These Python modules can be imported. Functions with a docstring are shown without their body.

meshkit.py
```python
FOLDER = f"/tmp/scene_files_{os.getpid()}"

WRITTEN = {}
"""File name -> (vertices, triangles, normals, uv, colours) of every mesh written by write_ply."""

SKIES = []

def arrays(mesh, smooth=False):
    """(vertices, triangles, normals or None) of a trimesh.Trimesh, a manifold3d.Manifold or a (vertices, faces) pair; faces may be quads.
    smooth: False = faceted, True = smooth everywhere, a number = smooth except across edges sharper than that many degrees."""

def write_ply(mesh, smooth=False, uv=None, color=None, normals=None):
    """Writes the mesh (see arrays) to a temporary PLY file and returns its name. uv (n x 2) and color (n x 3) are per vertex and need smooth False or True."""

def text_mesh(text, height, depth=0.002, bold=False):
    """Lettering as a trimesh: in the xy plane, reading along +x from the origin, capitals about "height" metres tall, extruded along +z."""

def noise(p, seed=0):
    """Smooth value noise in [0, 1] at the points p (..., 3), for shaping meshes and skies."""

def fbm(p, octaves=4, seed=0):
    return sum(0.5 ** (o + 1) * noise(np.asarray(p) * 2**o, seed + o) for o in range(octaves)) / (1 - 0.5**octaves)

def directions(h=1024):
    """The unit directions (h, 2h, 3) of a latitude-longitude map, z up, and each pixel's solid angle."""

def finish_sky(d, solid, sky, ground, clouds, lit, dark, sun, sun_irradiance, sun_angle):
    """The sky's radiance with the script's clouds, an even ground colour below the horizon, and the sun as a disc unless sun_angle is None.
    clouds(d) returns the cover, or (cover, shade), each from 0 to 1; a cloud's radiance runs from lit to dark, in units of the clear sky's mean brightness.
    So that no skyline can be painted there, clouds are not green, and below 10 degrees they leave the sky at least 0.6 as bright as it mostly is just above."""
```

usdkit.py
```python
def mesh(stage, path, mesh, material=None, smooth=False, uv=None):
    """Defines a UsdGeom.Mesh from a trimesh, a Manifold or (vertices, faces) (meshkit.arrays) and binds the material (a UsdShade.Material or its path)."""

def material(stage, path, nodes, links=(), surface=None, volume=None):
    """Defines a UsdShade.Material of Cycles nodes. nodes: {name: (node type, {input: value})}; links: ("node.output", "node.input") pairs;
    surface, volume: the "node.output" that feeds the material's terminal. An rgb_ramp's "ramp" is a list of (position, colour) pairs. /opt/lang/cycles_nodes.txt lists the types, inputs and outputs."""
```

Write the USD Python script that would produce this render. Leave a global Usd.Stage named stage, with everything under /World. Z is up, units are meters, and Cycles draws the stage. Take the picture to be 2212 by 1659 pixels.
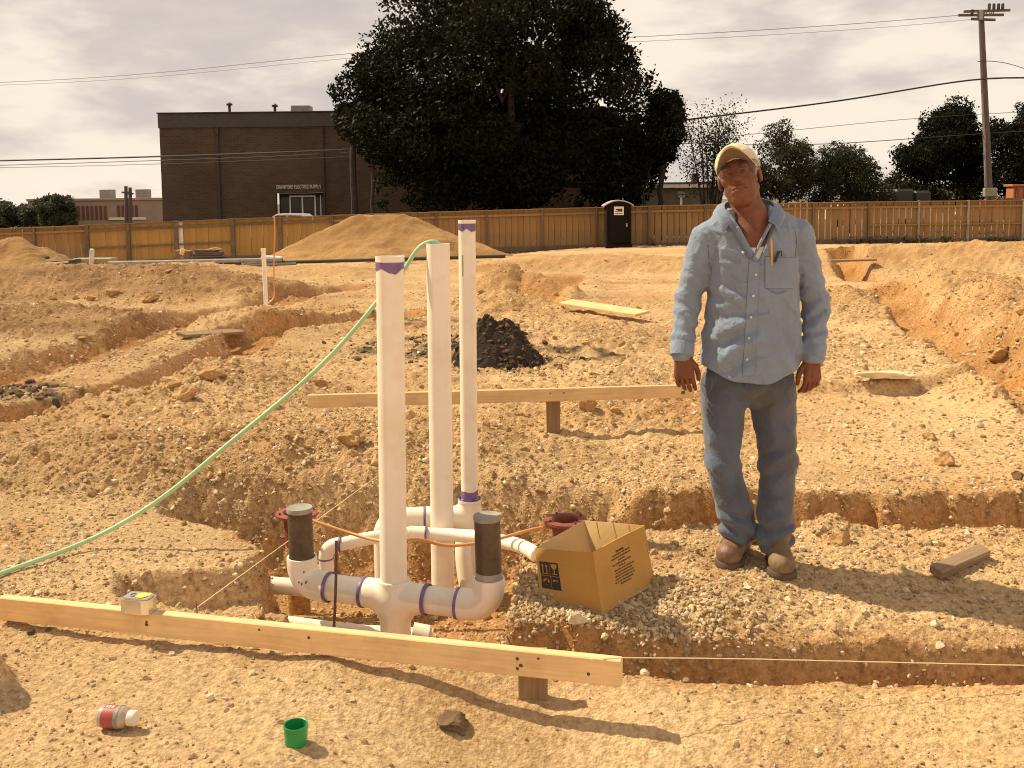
import math, random
import numpy as np, trimesh, usdkit, meshkit
from scipy.spatial import cKDTree
from shapely.geometry import Polygon, Point
from pxr import Usd, UsdGeom, UsdLux, UsdShade, Sdf, Gf, Vt

stage = Usd.Stage.CreateInMemory()
UsdGeom.SetStageUpAxis(stage, 'Z'); UsdGeom.SetStageMetersPerUnit(stage, 1.0)
UsdGeom.Xform.Define(stage, '/World'); UsdGeom.Scope.Define(stage, '/World/Looks')

# ------------------------------------------------------------ camera, sky, sun, exposure
EXPOSURE = 0.64
CAM = np.array([0.0, 0.0, 1.6]); FOC = 2150.0; PITCH = math.radians(5.0); ROLL = math.radians(0.6)
PX, PY, WID, HEI = 1106.0, 618.0, 2212.0, 1659.0
_F = np.array([0, math.cos(PITCH), -math.sin(PITCH)]); _U0 = np.array([0, math.sin(PITCH), math.cos(PITCH)]); _R0 = np.array([1.0, 0, 0])
_R = math.cos(ROLL) * _R0 - math.sin(ROLL) * _U0; _U = math.sin(ROLL) * _R0 + math.cos(ROLL) * _U0
cam = UsdGeom.Camera.Define(stage, '/World/camera')
cam.CreateHorizontalApertureAttr(36.0); cam.CreateVerticalApertureAttr(27.0); cam.CreateFocalLengthAttr(36.0 * FOC / WID)
cam.CreateVerticalApertureOffsetAttr(-(HEI / 2 - PY) / WID * 36.0)
cam.CreateClippingRangeAttr(Gf.Vec2f(0.05, 5000)); cam.CreateExposureAttr(EXPOSURE)
cam.AddTransformOp().Set(Gf.Matrix4d(*_R, 0, *_U, 0, *(-_F), 0, *CAM, 1))

SUN_AZ = math.atan2(-0.93, 0.37); SUN_EL = math.radians(50)          # clockwise from +y
SUN = np.array([math.sin(SUN_AZ) * math.cos(SUN_EL), math.cos(SUN_AZ) * math.cos(SUN_EL), math.sin(SUN_EL)])
sun = UsdLux.DistantLight.Define(stage, '/World/sun')
sun.CreateIntensityAttr(1.25); sun.CreateAngleAttr(0.55); sun.CreateColorAttr(Gf.Vec3f(1.0, 0.86, 0.60)); sun.CreateNormalizeAttr(True)
_z = SUN; _x = np.cross([0, 0, 1.0], _z); _x /= np.linalg.norm(_x); _y = np.cross(_z, _x)
sun.AddTransformOp().Set(Gf.Matrix4d(*_x, 0, *_y, 0, *_z, 0, 0, 0, 30, 1))

dome = UsdLux.DomeLight.Define(stage, '/World/sky')
dome.GetPrim().SetCustomDataByKey('kind', 'structure')
skymat = usdkit.material(stage, '/World/Looks/sky', {
    'tc': ('texture_coordinate', {}),
    'map': ('mapping', {'scale': (1.0, 1.0, 3.4), 'location': (0.35, 0.1, 0.2)}),
    'warp': ('noise_texture', {'scale': 2.6, 'detail': 9.0, 'roughness': 0.56, 'distortion': 0.25}),
    'big': ('noise_texture', {'scale': 1.25, 'detail': 4.0, 'roughness': 0.5}),
    'sum': ('math', {'math_type': 'multiply_add', 'value2': 0.55}),
    'cover': ('rgb_ramp', {'ramp': [(0.0, (0, 0, 0)), (0.52, (0, 0, 0)), (0.66, (1, 1, 1)), (1, (1, 1, 1))]}),
    'shade': ('rgb_ramp', {'ramp': [(0.0, (8.4, 7.3, 5.9)), (0.42, (7.6, 6.7, 5.6)), (0.51, (5.5, 4.85, 4.45)), (0.62, (4.6, 4.1, 3.95)), (1, (4.0, 3.6, 3.5))]}),
    'map2': ('mapping', {'scale': (1.0, 1.0, 3.0), 'location': (3.1, 1.7, 0.9)}),
    'n2': ('noise_texture', {'scale': 3.2, 'detail': 6.0, 'roughness': 0.55}),
    'sky': ('sky_texture', {'sky_type': 'single_scattering', 'sun_disc': False, 'sun_elevation': SUN_EL, 'sun_rotation': SUN_AZ, 'aerosol_density': 2.5}),
    'tint': ('mix', {'mix_type': 'multiply', 'fac': 1.0, 'color2': (1.12, 0.94, 0.74)}),
    'mix': ('mix', {'mix_type': 'mix'}),
    'bg': ('background_shader', {'strength': 0.082})},
    [('tc.generated', 'map.vector'), ('map.vector', 'warp.vector'), ('map.vector', 'big.vector'), ('big.fac', 'sum.value1'), ('warp.fac', 'sum.value3'),
     ('sum.value', 'cover.fac'), ('tc.generated', 'map2.vector'), ('map2.vector', 'n2.vector'), ('n2.fac', 'shade.fac'),
     ('sky.color', 'tint.color1'), ('tint.color', 'mix.color1'), ('shade.color', 'mix.color2'), ('cover.color', 'mix.fac'), ('mix.color', 'bg.color')], surface='bg.background')
UsdShade.MaterialBindingAPI.Apply(dome.GetPrim()).Bind(skymat)

# ------------------------------------------------------------ helpers
def ray(px, py):
    d = _F + _R * ((px - PX) / FOC) + _U * ((PY - py) / FOC)
    return d
def at(px, py, Y):                       # world point on the line of sight at world depth Y
    d = ray(px, py); return CAM + d * (Y / d[1])
def gd(px, py, z=0.0):                   # world point where the line of sight meets height z
    d = ray(px, py); return CAM + d * ((z - CAM[2]) / d[2])
def mpp(Y): return Y / FOC               # metres per picture unit at depth Y

used = {}
def numbered(path):
    n = used.get(path, -1) + 1; used[path] = n
    return path if n == 0 else f'{path}_{n:03d}'
def tag(p, label=None, cat=None, group=None, kind=None):
    p = p.GetPrim() if hasattr(p, 'GetPrim') else p
    for k, v in (('label', label), ('category', cat), ('group', group), ('kind', kind)):
        if v: p.SetCustomDataByKey(k, v)
    return p
def mat4(M): return Gf.Matrix4d(*np.asarray(M, float).T.ravel().tolist())
def pathof(p): return '/World' if p is None else str(p.GetPath())
def thing(name, label, cat, M=None, group=None, kind=None):
    x = UsdGeom.Xform.Define(stage, numbered('/World/' + name))
    if M is not None:
        M = np.asarray(M, float)
        if M.shape == (3,): T = np.eye(4); T[:3, 3] = M; M = T
        x.AddTransformOp().Set(mat4(M))
    return tag(x, label, cat, group, kind)
def part(name, mesh, mat, parent=None, smooth=False, M=None, label=None, kind=None):
    m = usdkit.mesh(stage, numbered(pathof(parent) + '/' + name), mesh, MATS[mat] if isinstance(mat, str) else mat, smooth)
    if M is not None: m.AddTransformOp().Set(mat4(M))
    tag(m, label, None, None, kind)
    return m.GetPrim()
def frame(o, x, y=None, z=None):         # 4x4 from origin and axis hints (x main, z hint)
    x = np.asarray(x, float); x = x / np.linalg.norm(x)
    z = np.array([0, 0, 1.0]) if z is None else np.asarray(z, float)
    y = np.cross(z, x); y /= np.linalg.norm(y); z = np.cross(x, y)
    M = np.eye(4); M[:3, 0], M[:3, 1], M[:3, 2], M[:3, 3] = x, y, z, o
    return M
def cat(ms): return trimesh.util.concatenate([m for m in ms])
def box(sx, sy, sz, c=(0, 0, 0), bev=0.0):
    if bev <= 0:
        m = trimesh.creation.box((sx, sy, sz))
    else:
        pts = []
        for a in (-1, 1):
            for b in (-1, 1):
                for d in (-1, 1):
                    h = np.array([a * sx / 2, b * sy / 2, d * sz / 2])
                    for k in range(3):
                        q = h.copy()
                        for j in range(3):
                            if j != k: q[j] -= np.sign(q[j]) * bev
                        pts.append(q)
        m = trimesh.convex.convex_hull(np.array(pts))
    m.apply_translation(c); return m
def seg(a, b, r, r2=None, n=12, caps=True):
    a, b = np.asarray(a, float), np.asarray(b, float)
    return tube([a, b], [r, r if r2 is None else r2], n, caps)
def spline(pts, n=60):
    from scipy.interpolate import CubicSpline
    p = np.asarray(pts, float); t = np.r_[0, np.cumsum(np.linalg.norm(np.diff(p, axis=0), axis=1))]
    return CubicSpline(t, p)(np.linspace(0, t[-1], n))
def tube(pts, r, n=10, caps=True):
    p = np.asarray(pts, float); r = np.broadcast_to(r, (len(p),))
    T = np.gradient(p, axis=0); T /= np.linalg.norm(T, axis=1, keepdims=True) + 1e-12
    a = np.cross(T[0], [0, 0, 1.0] if abs(T[0][2]) < 0.9 else [1.0, 0, 0]); a /= np.linalg.norm(a)
    A = []
    for t in T:
        a = a - t * np.dot(a, t); a = a / np.linalg.norm(a); A.append(a)
    A = np.array(A); B = np.cross(T, A); th = np.arange(n) * 2 * np.pi / n
    v = (p[:, None] + r[:, None, None] * (np.cos(th)[None, :, None] * A[:, None] + np.sin(th)[None, :, None] * B[:, None])).reshape(-1, 3)
    i, j = np.meshgrid(np.arange(len(p) - 1), np.arange(n), indexing='ij')
    q = np.stack([i * n + j, i * n + (j + 1) % n, (i + 1) * n + (j + 1) % n, (i + 1) * n + j], -1).reshape(-1, 4)
    f = np.vstack([q[:, [0, 1, 2]], q[:, [0, 2, 3]]])
    if caps:
        k = len(v); v = np.vstack([v, p[0], p[-1]]); e = (len(p) - 1) * n
        jj = np.arange(n)
        f = np.vstack([f, np.stack([jj * 0 + k, (jj + 1) % n, jj], 1), np.stack([jj * 0 + k + 1, e + jj, e + (jj + 1) % n], 1)])
    return trimesh.Trimesh(v, f, process=False)
def pipe(a, b, r, wall=0.006, n=28):     # hollow open pipe from a to b
    a, b = np.asarray(a, float), np.asarray(b, float); d = (b - a) / np.linalg.norm(b - a)
    prof = [(r - wall, 0), (r, 0), (r, 1), (r - wall, 1), (r - wall, 0)]
    L = np.linalg.norm(b - a)
    m = trimesh.creation.revolve(np.array([(x, y * L) for x, y in prof]), sections=n)
    m.apply_transform(trimesh.geometry.align_vectors([0, 0, 1], d)); m.apply_translation(a); m.fix_normals(); return m
def lathe(prof, n=28, M=None):
    m = trimesh.creation.revolve(np.array(prof, float), sections=n)
    if M is not None: m.apply_transform(M)
    return m
def smooth01(a, b, x):
    t = np.clip((x - a) / (b - a), 0, 1); return t * t * (3 - 2 * t)
def fbm2(x, y, s, o=4, seed=0):
    return meshkit.fbm(np.stack([x * s, y * s, np.full_like(x, seed * 7.31)], -1), o, seed) - 0.5

# surface nets
def snet(fn, lo, hi, h):
    lo, hi = np.asarray(lo, float), np.asarray(hi, float)
    n = np.ceil((hi - lo) / h).astype(int) + 1
    ax = [lo[k] + h * np.arange(n[k]) for k in range(3)]
    V = np.empty(n, np.float32)
    st = max(1, int(400000 / (n[1] * n[2])))
    for i in range(0, n[0], st):
        X = np.stack(np.meshgrid(ax[0][i:i + st], ax[1], ax[2], indexing='ij'), -1)
        V[i:i + st] = fn(X.reshape(-1, 3)).reshape(X.shape[:3])
    ins = V < 0
    c = np.zeros(n - 1, np.int8)
    for dx in (0, 1):
        for dy in (0, 1):
            for dz in (0, 1):
                c += ins[dx:n[0] - 1 + dx, dy:n[1] - 1 + dy, dz:n[2] - 1 + dz]
    act = (c > 0) & (c < 8); idx = np.full(n - 1, -1, np.int64); I = np.argwhere(act); idx[act] = np.arange(len(I))
    acc = np.zeros((len(I), 3)); cnt = np.zeros(len(I))
    cor = [(a, b, d) for a in (0, 1) for b in (0, 1) for d in (0, 1)]
    for p in cor:
        for k in range(3):
            if p[k] == 0:
                q = list(p); q[k] = 1
                v0 = V[I[:, 0] + p[0], I[:, 1] + p[1], I[:, 2] + p[2]]; v1 = V[I[:, 0] + q[0], I[:, 1] + q[1], I[:, 2] + q[2]]
                cr = (v0 < 0) != (v1 < 0); t = np.where(cr, v0 / np.where(cr, v0 - v1, 1), 0)
                pt = np.tile(np.array(p, float), (len(I), 1)); pt[:, k] = t
                acc[cr] += pt[cr]; cnt[cr] += 1
    verts = lo + (I + acc / np.maximum(cnt, 1)[:, None]) * h
    faces = []
    for k in range(3):
        a, b = [(1, 2), (2, 0), (0, 1)][k]
        s0 = [slice(1, n[j] - 1) if j != k else slice(0, n[k] - 1) for j in range(3)]
        s1 = [slice(1, n[j] - 1) if j != k else slice(1, n[k]) for j in range(3)]
        u, w = ins[tuple(s0)], ins[tuple(s1)]
        E = np.argwhere(u != w); 
        if not len(E): continue
        E = E + np.array([0 if j == k else 1 for j in range(3)])
        fl = ins[E[:, 0], E[:, 1], E[:, 2]]
        ea = np.zeros(3, int); ea[a] = 1; eb = np.zeros(3, int); eb[b] = 1
        g = lambda D: idx[D[:, 0], D[:, 1], D[:, 2]]
        Q = np.stack([g(E - ea - eb), g(E - eb), g(E), g(E - ea)], 1)
        Q[~fl] = Q[~fl][:, ::-1]
        faces.append(Q)
    Q = np.vstack(faces); F = np.vstack([Q[:, [0, 1, 2]], Q[:, [0, 2, 3]]])
    return trimesh.Trimesh(verts, F, process=False), V, lo
def taubin(m, iterations=3):
    from scipy import sparse
    v, f = np.array(m.vertices), np.array(m.faces); n = len(v); i = np.r_[f[:, 0], f[:, 1], f[:, 2], f[:, 1], f[:, 2], f[:, 0]]; j = np.r_[f[:, 1], f[:, 2], f[:, 0], f[:, 0], f[:, 1], f[:, 2]]
    A = sparse.coo_matrix((np.ones(len(i)), (i, j)), (n, n)).tocsr(); A.data[:] = 1; W = sparse.diags(1 / np.maximum(np.asarray(A.sum(1)).ravel(), 1)) @ A
    for _ in range(iterations):
        for l in (0.4, -0.42): v = v + l * (W @ v - v)
    return trimesh.Trimesh(v, f, process=False)
def s_cap(P, a, b, ra, rb):
    a, b = np.asarray(a, float), np.asarray(b, float); d = b - a
    t = np.clip((P - a) @ d / (d @ d), 0, 1)
    return np.linalg.norm(P - a - t[:, None] * d, axis=1) - (ra + (rb - ra) * t)
def s_ell(P, c, r):
    q = (P - np.asarray(c, float)); r = np.asarray(r, float)
    k0 = np.linalg.norm(q / r, axis=1); k1 = np.linalg.norm(q / (r * r), axis=1)
    return k0 * (k0 - 1) / np.maximum(k1, 1e-9)
def smin(a, b, k):
    h = np.clip(0.5 + 0.5 * (b - a) / k, 0, 1); return b * (1 - h) + a * h - k * h * (1 - h)
def smax(a, b, k): return -smin(-a, -b, k)
def rotm(ax, deg): return trimesh.transformations.rotation_matrix(math.radians(deg), ax)

# ------------------------------------------------------------ materials
MATS = {}
def mk(name, nodes, links, surface='p.BSDF'):
    MATS[name] = usdkit.material(stage, '/World/Looks/' + name, nodes, links, surface=surface)
def plain(name, col, rough=0.7, var=0.12, scale=6.0, bump=0.0, bscale=60.0, metallic=0.0, spec=0.4, coat=0.0, stretch=(1, 1, 1), dirt=None, dirtamt=0.5, dscale=3.0, diff=0.0):
    c = np.array(col)
    nodes = {'tc': ('texture_coordinate', {}), 'map': ('mapping', {'scale': stretch}),
             'n': ('noise_texture', {'scale': scale, 'detail': 6.0, 'roughness': 0.6}),
             'r': ('rgb_ramp', {'ramp': [(0.25, c * (1 - 2 * var)), (0.5, c), (0.75, np.minimum(c * (1 + 2 * var), 0.95))]}),
             'oi': ('object_info', {}), 'hs': ('hsv', {'fac': 1.0}), 'vr': ('map_range', {'from_min': 0, 'from_max': 1, 'to_min': 1 - var, 'to_max': 1 + var}),
             'p': ('principled_bsdf', {'roughness': rough, 'metallic': metallic, 'specular_ior_level': spec, 'coat_weight': coat, 'diffuse_roughness': diff})}
    links = [('tc.object', 'map.vector'), ('map.vector', 'n.vector'), ('n.fac', 'r.fac'), ('oi.random', 'vr.value'), ('vr.result', 'hs.value'), ('r.color', 'hs.color')]
    out = 'hs.color'
    if dirt is not None:
        nodes['dn'] = ('noise_texture', {'scale': dscale, 'detail': 8.0, 'roughness': 0.65})
        nodes['dr'] = ('rgb_ramp', {'ramp': [(0.0, (0, 0, 0)), (0.48, (0, 0, 0)), (0.72, (dirtamt,) * 3), (1, (dirtamt,) * 3)]})
        nodes['dm'] = ('mix', {'mix_type': 'mix', 'color2': dirt})
        links += [('tc.object', 'dn.vector'), ('dn.fac', 'dr.fac'), ('dr.color', 'dm.fac'), ('hs.color', 'dm.color1')]; out = 'dm.color'
    if bump > 0:
        nodes['bn'] = ('noise_texture', {'scale': bscale, 'detail': 5.0, 'roughness': 0.6}); nodes['b'] = ('bump', {'strength': min(1, bump), 'distance': 0.01})
        links += [('map.vector', 'bn.vector'), ('bn.fac', 'b.height'), ('b.normal', 'p.normal')]
    mk(name, nodes, links + [(out, 'p.base_color')])

def soilmat(name, attr=True, base=(0.4, 0.27, 0.13), bump=0.9):
    nodes = {'g': ('geometry', {}),
             'n1': ('noise_texture', {'scale': 0.9, 'detail': 8.0, 'roughness': 0.62}),
             'r1': ('rgb_ramp', {'ramp': [(0.3, (0.76, 0.69, 0.60)), (0.5, (1, 1, 1)), (0.7, (1.14, 1.15, 1.16))]}),
             'n2': ('noise_texture', {'scale': 38.0, 'detail': 6.0, 'roughness': 0.7}),
             'r2': ('rgb_ramp', {'ramp': [(0.28, (0.52, 0.45, 0.38)), (0.48, (1, 1, 1)), (0.66, (1.32, 1.36, 1.45))]}),
             'm1': ('mix', {'mix_type': 'multiply', 'fac': 1.0}), 'm2': ('mix', {'mix_type': 'multiply', 'fac': 1.0}),
             'v': ('voronoi_texture', {'scale': 70.0, 'feature': 'f1'}), 'bn': ('noise_texture', {'scale': 130.0, 'detail': 6.0, 'roughness': 0.7}),
             'ad': ('math', {'math_type': 'multiply_add', 'value2': 0.6}),
             'b': ('bump', {'strength': bump, 'distance': 0.012}),
             'p': ('principled_bsdf', {'roughness': 0.95, 'specular_ior_level': 0.15, 'diffuse_roughness': 0.6})}
    links = [('g.position', 'n1.vector'), ('g.position', 'n2.vector'), ('g.position', 'v.vector'), ('g.position', 'bn.vector'), ('n1.fac', 'r1.fac'), ('n2.fac', 'r2.fac'),
             ('r1.color', 'm1.color2'), ('m1.color', 'm2.color1'), ('r2.color', 'm2.color2'), ('m2.color', 'p.base_color'),
             ('v.distance', 'ad.value1'), ('bn.fac', 'ad.value3'), ('ad.value', 'b.height'), ('b.normal', 'p.normal')]
    if attr:
        nodes['a'] = ('attribute', {'attribute': 'soil'}); links.append(('a.color', 'm1.color1'))
    else:
        nodes['m1'][1]['color1'] = base
    mk(name, nodes, links)
soilmat('soil'); soilmat('sandpile', False, (0.38, 0.225, 0.09), 0.8); soilmat('blacksoil', False, (0.045, 0.033, 0.024), 1.0)
def rockmat(name, c1, c2):
    mk(name, {'oi': ('object_info', {}), 'r': ('rgb_ramp', {'ramp': [(0, c1), (0.5, (np.array(c1) + np.array(c2)) / 2), (1, c2)]}), 'tc': ('texture_coordinate', {}),
              'n': ('noise_texture', {'scale': 3.0, 'detail': 6.0, 'roughness': 0.65}), 'r2': ('rgb_ramp', {'ramp': [(0.3, (0.7, 0.66, 0.6)), (0.6, (1.1, 1.1, 1.1))]}),
              'm': ('mix', {'mix_type': 'multiply', 'fac': 1.0}), 'b': ('bump', {'strength': 0.7, 'distance': 0.02}), 'p': ('principled_bsdf', {'roughness': 0.92, 'specular_ior_level': 0.2})},
       [('oi.random', 'r.fac'), ('tc.object', 'n.vector'), ('n.fac', 'r2.fac'), ('r.color', 'm.color1'), ('r2.color', 'm.color2'), ('m.color', 'p.base_color'), ('n.fac', 'b.height'), ('b.normal', 'p.normal')])
rockmat('gravel', (0.30, 0.185, 0.08), (0.72, 0.57, 0.37)); rockmat('clay_clod', (0.34, 0.20, 0.085), (0.46, 0.30, 0.14)); rockmat('pale_rock', (0.52, 0.41, 0.27), (0.62, 0.5, 0.34)); rockmat('dark_clod', (0.07, 0.05, 0.035), (0.16, 0.10, 0.06))
plain('new_lumber', (0.60, 0.41, 0.20), 0.75, 0.10, 5.0, 0.3, 30, stretch=(0.6, 12, 12), dirt=(0.33, 0.20, 0.09), dirtamt=0.45, dscale=4.0); plain('stake_wood', (0.27, 0.17, 0.085), 0.85, 0.16, 5.0, 0.5, 30, stretch=(9, 9, 0.6))
plain('old_lumber', (0.22, 0.145, 0.085), 0.9, 0.15, 5.0, 0.5, 30, stretch=(0.6, 9, 9)); plain('knot', (0.09, 0.05, 0.025), 0.9)
plain('fence_wood', (0.225, 0.13, 0.05), 0.85, 0.10, 2.0, 0.3, 12, stretch=(7, 7, 0.5), dirt=(0.13, 0.085, 0.045), dirtamt=0.55, dscale=1.2)
plain('fence_ochre', (0.30, 0.175, 0.05), 0.85, 0.07, 2.0, 0.2, 12, stretch=(7, 7, 0.5)); plain('fence_post', (0.115, 0.08, 0.055), 0.85, 0.15, 3.0); plain('fence_grey_post', (0.26, 0.21, 0.15), 0.85, 0.15, 3.0); plain('pale_panel', (0.55, 0.5, 0.42), 0.8, 0.05)
plain('pvc', (0.72, 0.645, 0.535), 0.42, 0.025, 3.0, dirt=(0.5, 0.36, 0.2), dirtamt=0.4, dscale=5.0); plain('primer', (0.15, 0.09, 0.22), 0.5, 0.2, 20)
plain('dark_stub', (0.075, 0.048, 0.026), 0.62, 0.22, 9.0, 0.4, 40, dirt=(0.2, 0.13, 0.07), dirtamt=0.5, dscale=12); plain('stub_rim', (0.27, 0.24, 0.21), 0.6, 0.12, 20)
plain('red_iron', (0.20, 0.045, 0.028), 0.6, 0.15, 15); plain('copper', (0.50, 0.22, 0.07), 0.45, 0.06); plain('green_hose', (0.30, 0.47, 0.27), 0.5, 0.05); plain('string', (0.72, 0.58, 0.36), 0.8, 0.05)
plain('rebar', (0.10, 0.055, 0.035), 0.8, 0.2, 40); plain('cardboard', (0.41, 0.225, 0.055), 0.85, 0.06, 5.0, 0.15, 60); plain('cardboard_inside', (0.46, 0.30, 0.13), 0.85, 0.06); plain('ink', (0.035, 0.022, 0.018), 0.7, 0.05)
plain('chrome', (0.62, 0.58, 0.5), 0.28, 0.05, metallic=0.9); plain('yellow_label', (0.62, 0.5, 0.08), 0.5); plain('black_rubber', (0.025, 0.022, 0.02), 0.55); plain('green_plastic', (0.012, 0.20, 0.055), 0.35, 0.04); plain('red_label', (0.26, 0.05, 0.04), 0.5); plain('white_print', (0.55, 0.49, 0.42), 0.6)
plain('bottle_plastic', (0.33, 0.26, 0.2), 0.25, 0.05, spec=0.6)
mk('brick', {'tc': ('texture_coordinate', {}), 'map': ('mapping', {'rotation': (math.pi / 2, 0, 0)}), 'b': ('brick_texture', {'scale': 1.0, 'brick_width': 0.4, 'row_height': 0.13, 'mortar_size': 0.012, 'color1': (0.078, 0.046, 0.03), 'color2': (0.055, 0.034, 0.024), 'mortar': (0.085, 0.065, 0.05)}),
             'n': ('noise_texture', {'scale': 0.35, 'detail': 7.0}), 'r': ('rgb_ramp', {'ramp': [(0.3, (0.8, 0.78, 0.76)), (0.7, (1.2, 1.18, 1.12))]}), 'm': ('mix', {'mix_type': 'multiply', 'fac': 1.0}), 'p': ('principled_bsdf', {'roughness': 0.9, 'specular_ior_level': 0.2})},
   [('tc.object', 'map.vector'), ('map.vector', 'b.vector'), ('tc.object', 'n.vector'), ('n.fac', 'r.fac'), ('b.color', 'm.color1'), ('r.color', 'm.color2'), ('m.color', 'p.base_color')])
plain('parapet', (0.055, 0.046, 0.042), 0.8); plain('downspout', (0.035, 0.026, 0.024), 0.7); plain('dark_glass', (0.015, 0.012, 0.01), 0.15, 0.02); plain('white_frame', (0.62, 0.56, 0.46), 0.6); plain('sign_letter', (0.5, 0.46, 0.42), 0.6)
plain('tan_wall', (0.30, 0.21, 0.15), 0.9, 0.06, 0.6); plain('dark_red_strip', (0.13, 0.045, 0.035), 0.8); plain('grey_metal', (0.22, 0.2, 0.18), 0.6); plain('pale_band', (0.68, 0.58, 0.42), 0.7); plain('olive_wall', (0.12, 0.095, 0.06), 0.9, 0.08); plain('pole_wood', (0.085, 0.065, 0.055), 0.85, 0.15, 3.0, stretch=(9, 9, 0.4)); plain('pole_metal', (0.24, 0.2, 0.17), 0.6); plain('wire', (0.03, 0.025, 0.025), 0.6)
plain('box_olive', (0.22, 0.2, 0.12), 0.7); plain('orange_brick', (0.36, 0.14, 0.05), 0.9, 0.12); plain('truck_white', (0.6, 0.55, 0.48), 0.35); plain('truck_dark', (0.02, 0.018, 0.018), 0.5); plain('car_red', (0.2, 0.06, 0.045), 0.4); plain('toilet_body', (0.012, 0.009, 0.008), 0.95, spec=0.08); plain('toilet_roof', (0.42, 0.36, 0.3), 0.6)
plain('bark', (0.035, 0.026, 0.02), 0.95, 0.2, 4, 0.6, 12)
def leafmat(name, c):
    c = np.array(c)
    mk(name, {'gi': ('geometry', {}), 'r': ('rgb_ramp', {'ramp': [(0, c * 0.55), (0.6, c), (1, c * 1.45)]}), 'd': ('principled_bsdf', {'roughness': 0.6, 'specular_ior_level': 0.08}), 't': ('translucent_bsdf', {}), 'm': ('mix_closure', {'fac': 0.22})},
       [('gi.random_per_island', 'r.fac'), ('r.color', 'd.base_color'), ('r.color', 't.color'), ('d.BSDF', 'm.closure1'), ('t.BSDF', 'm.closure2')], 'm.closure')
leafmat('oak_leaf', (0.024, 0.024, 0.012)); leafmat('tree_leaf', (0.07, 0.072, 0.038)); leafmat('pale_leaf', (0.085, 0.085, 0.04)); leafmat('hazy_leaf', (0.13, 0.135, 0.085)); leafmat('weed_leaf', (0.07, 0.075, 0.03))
# ------------------------------------------------------------ terrain
def pl(vs, z=0.0): return np.array([gd(a, b, z)[:2] for a, b in vs])
def dseg(x, y, P):                       # distance to a polyline and the parameter (0..1) along it
    best = np.full(x.shape, 1e9); par = np.zeros(x.shape); L = np.r_[0, np.cumsum(np.linalg.norm(np.diff(P, axis=0), axis=1))]
    for i in range(len(P) - 1):
        a, d = P[i], P[i + 1] - P[i]; t = np.clip(((x - a[0]) * d[0] + (y - a[1]) * d[1]) / (d @ d), 0, 1)
        q = np.hypot(x - a[0] - t * d[0], y - a[1] - t * d[1]); m = q < best
        best[m] = q[m]; par[m] = ((L[i] + t * (L[i + 1] - L[i])) / L[-1])[m]
    return best, par
def dpoly(x, y, P):                      # signed distance to a polygon, inside negative
    d, _ = dseg(x, y, np.vstack([P, P[:1]])); ins = np.zeros(x.shape, bool)
    for i in range(len(P)):
        (x1, y1), (x2, y2) = P[i], P[(i + 1) % len(P)]
        c = ((y1 > y) != (y2 > y)) & (x < (x2 - x1) * (y - y1) / (y2 - y1 + 1e-12) + x1); ins ^= c
    return np.where(ins, -d, d)

SOIL_PALE, SOIL_SAND, SOIL_CLAY, SOIL_BROWN, SOIL_DARK = map(np.array, ((0.56, 0.39, 0.21), (0.46, 0.285, 0.128), (0.40, 0.20, 0.066), (0.24, 0.125, 0.052), (0.05, 0.036, 0.026)))
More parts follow.
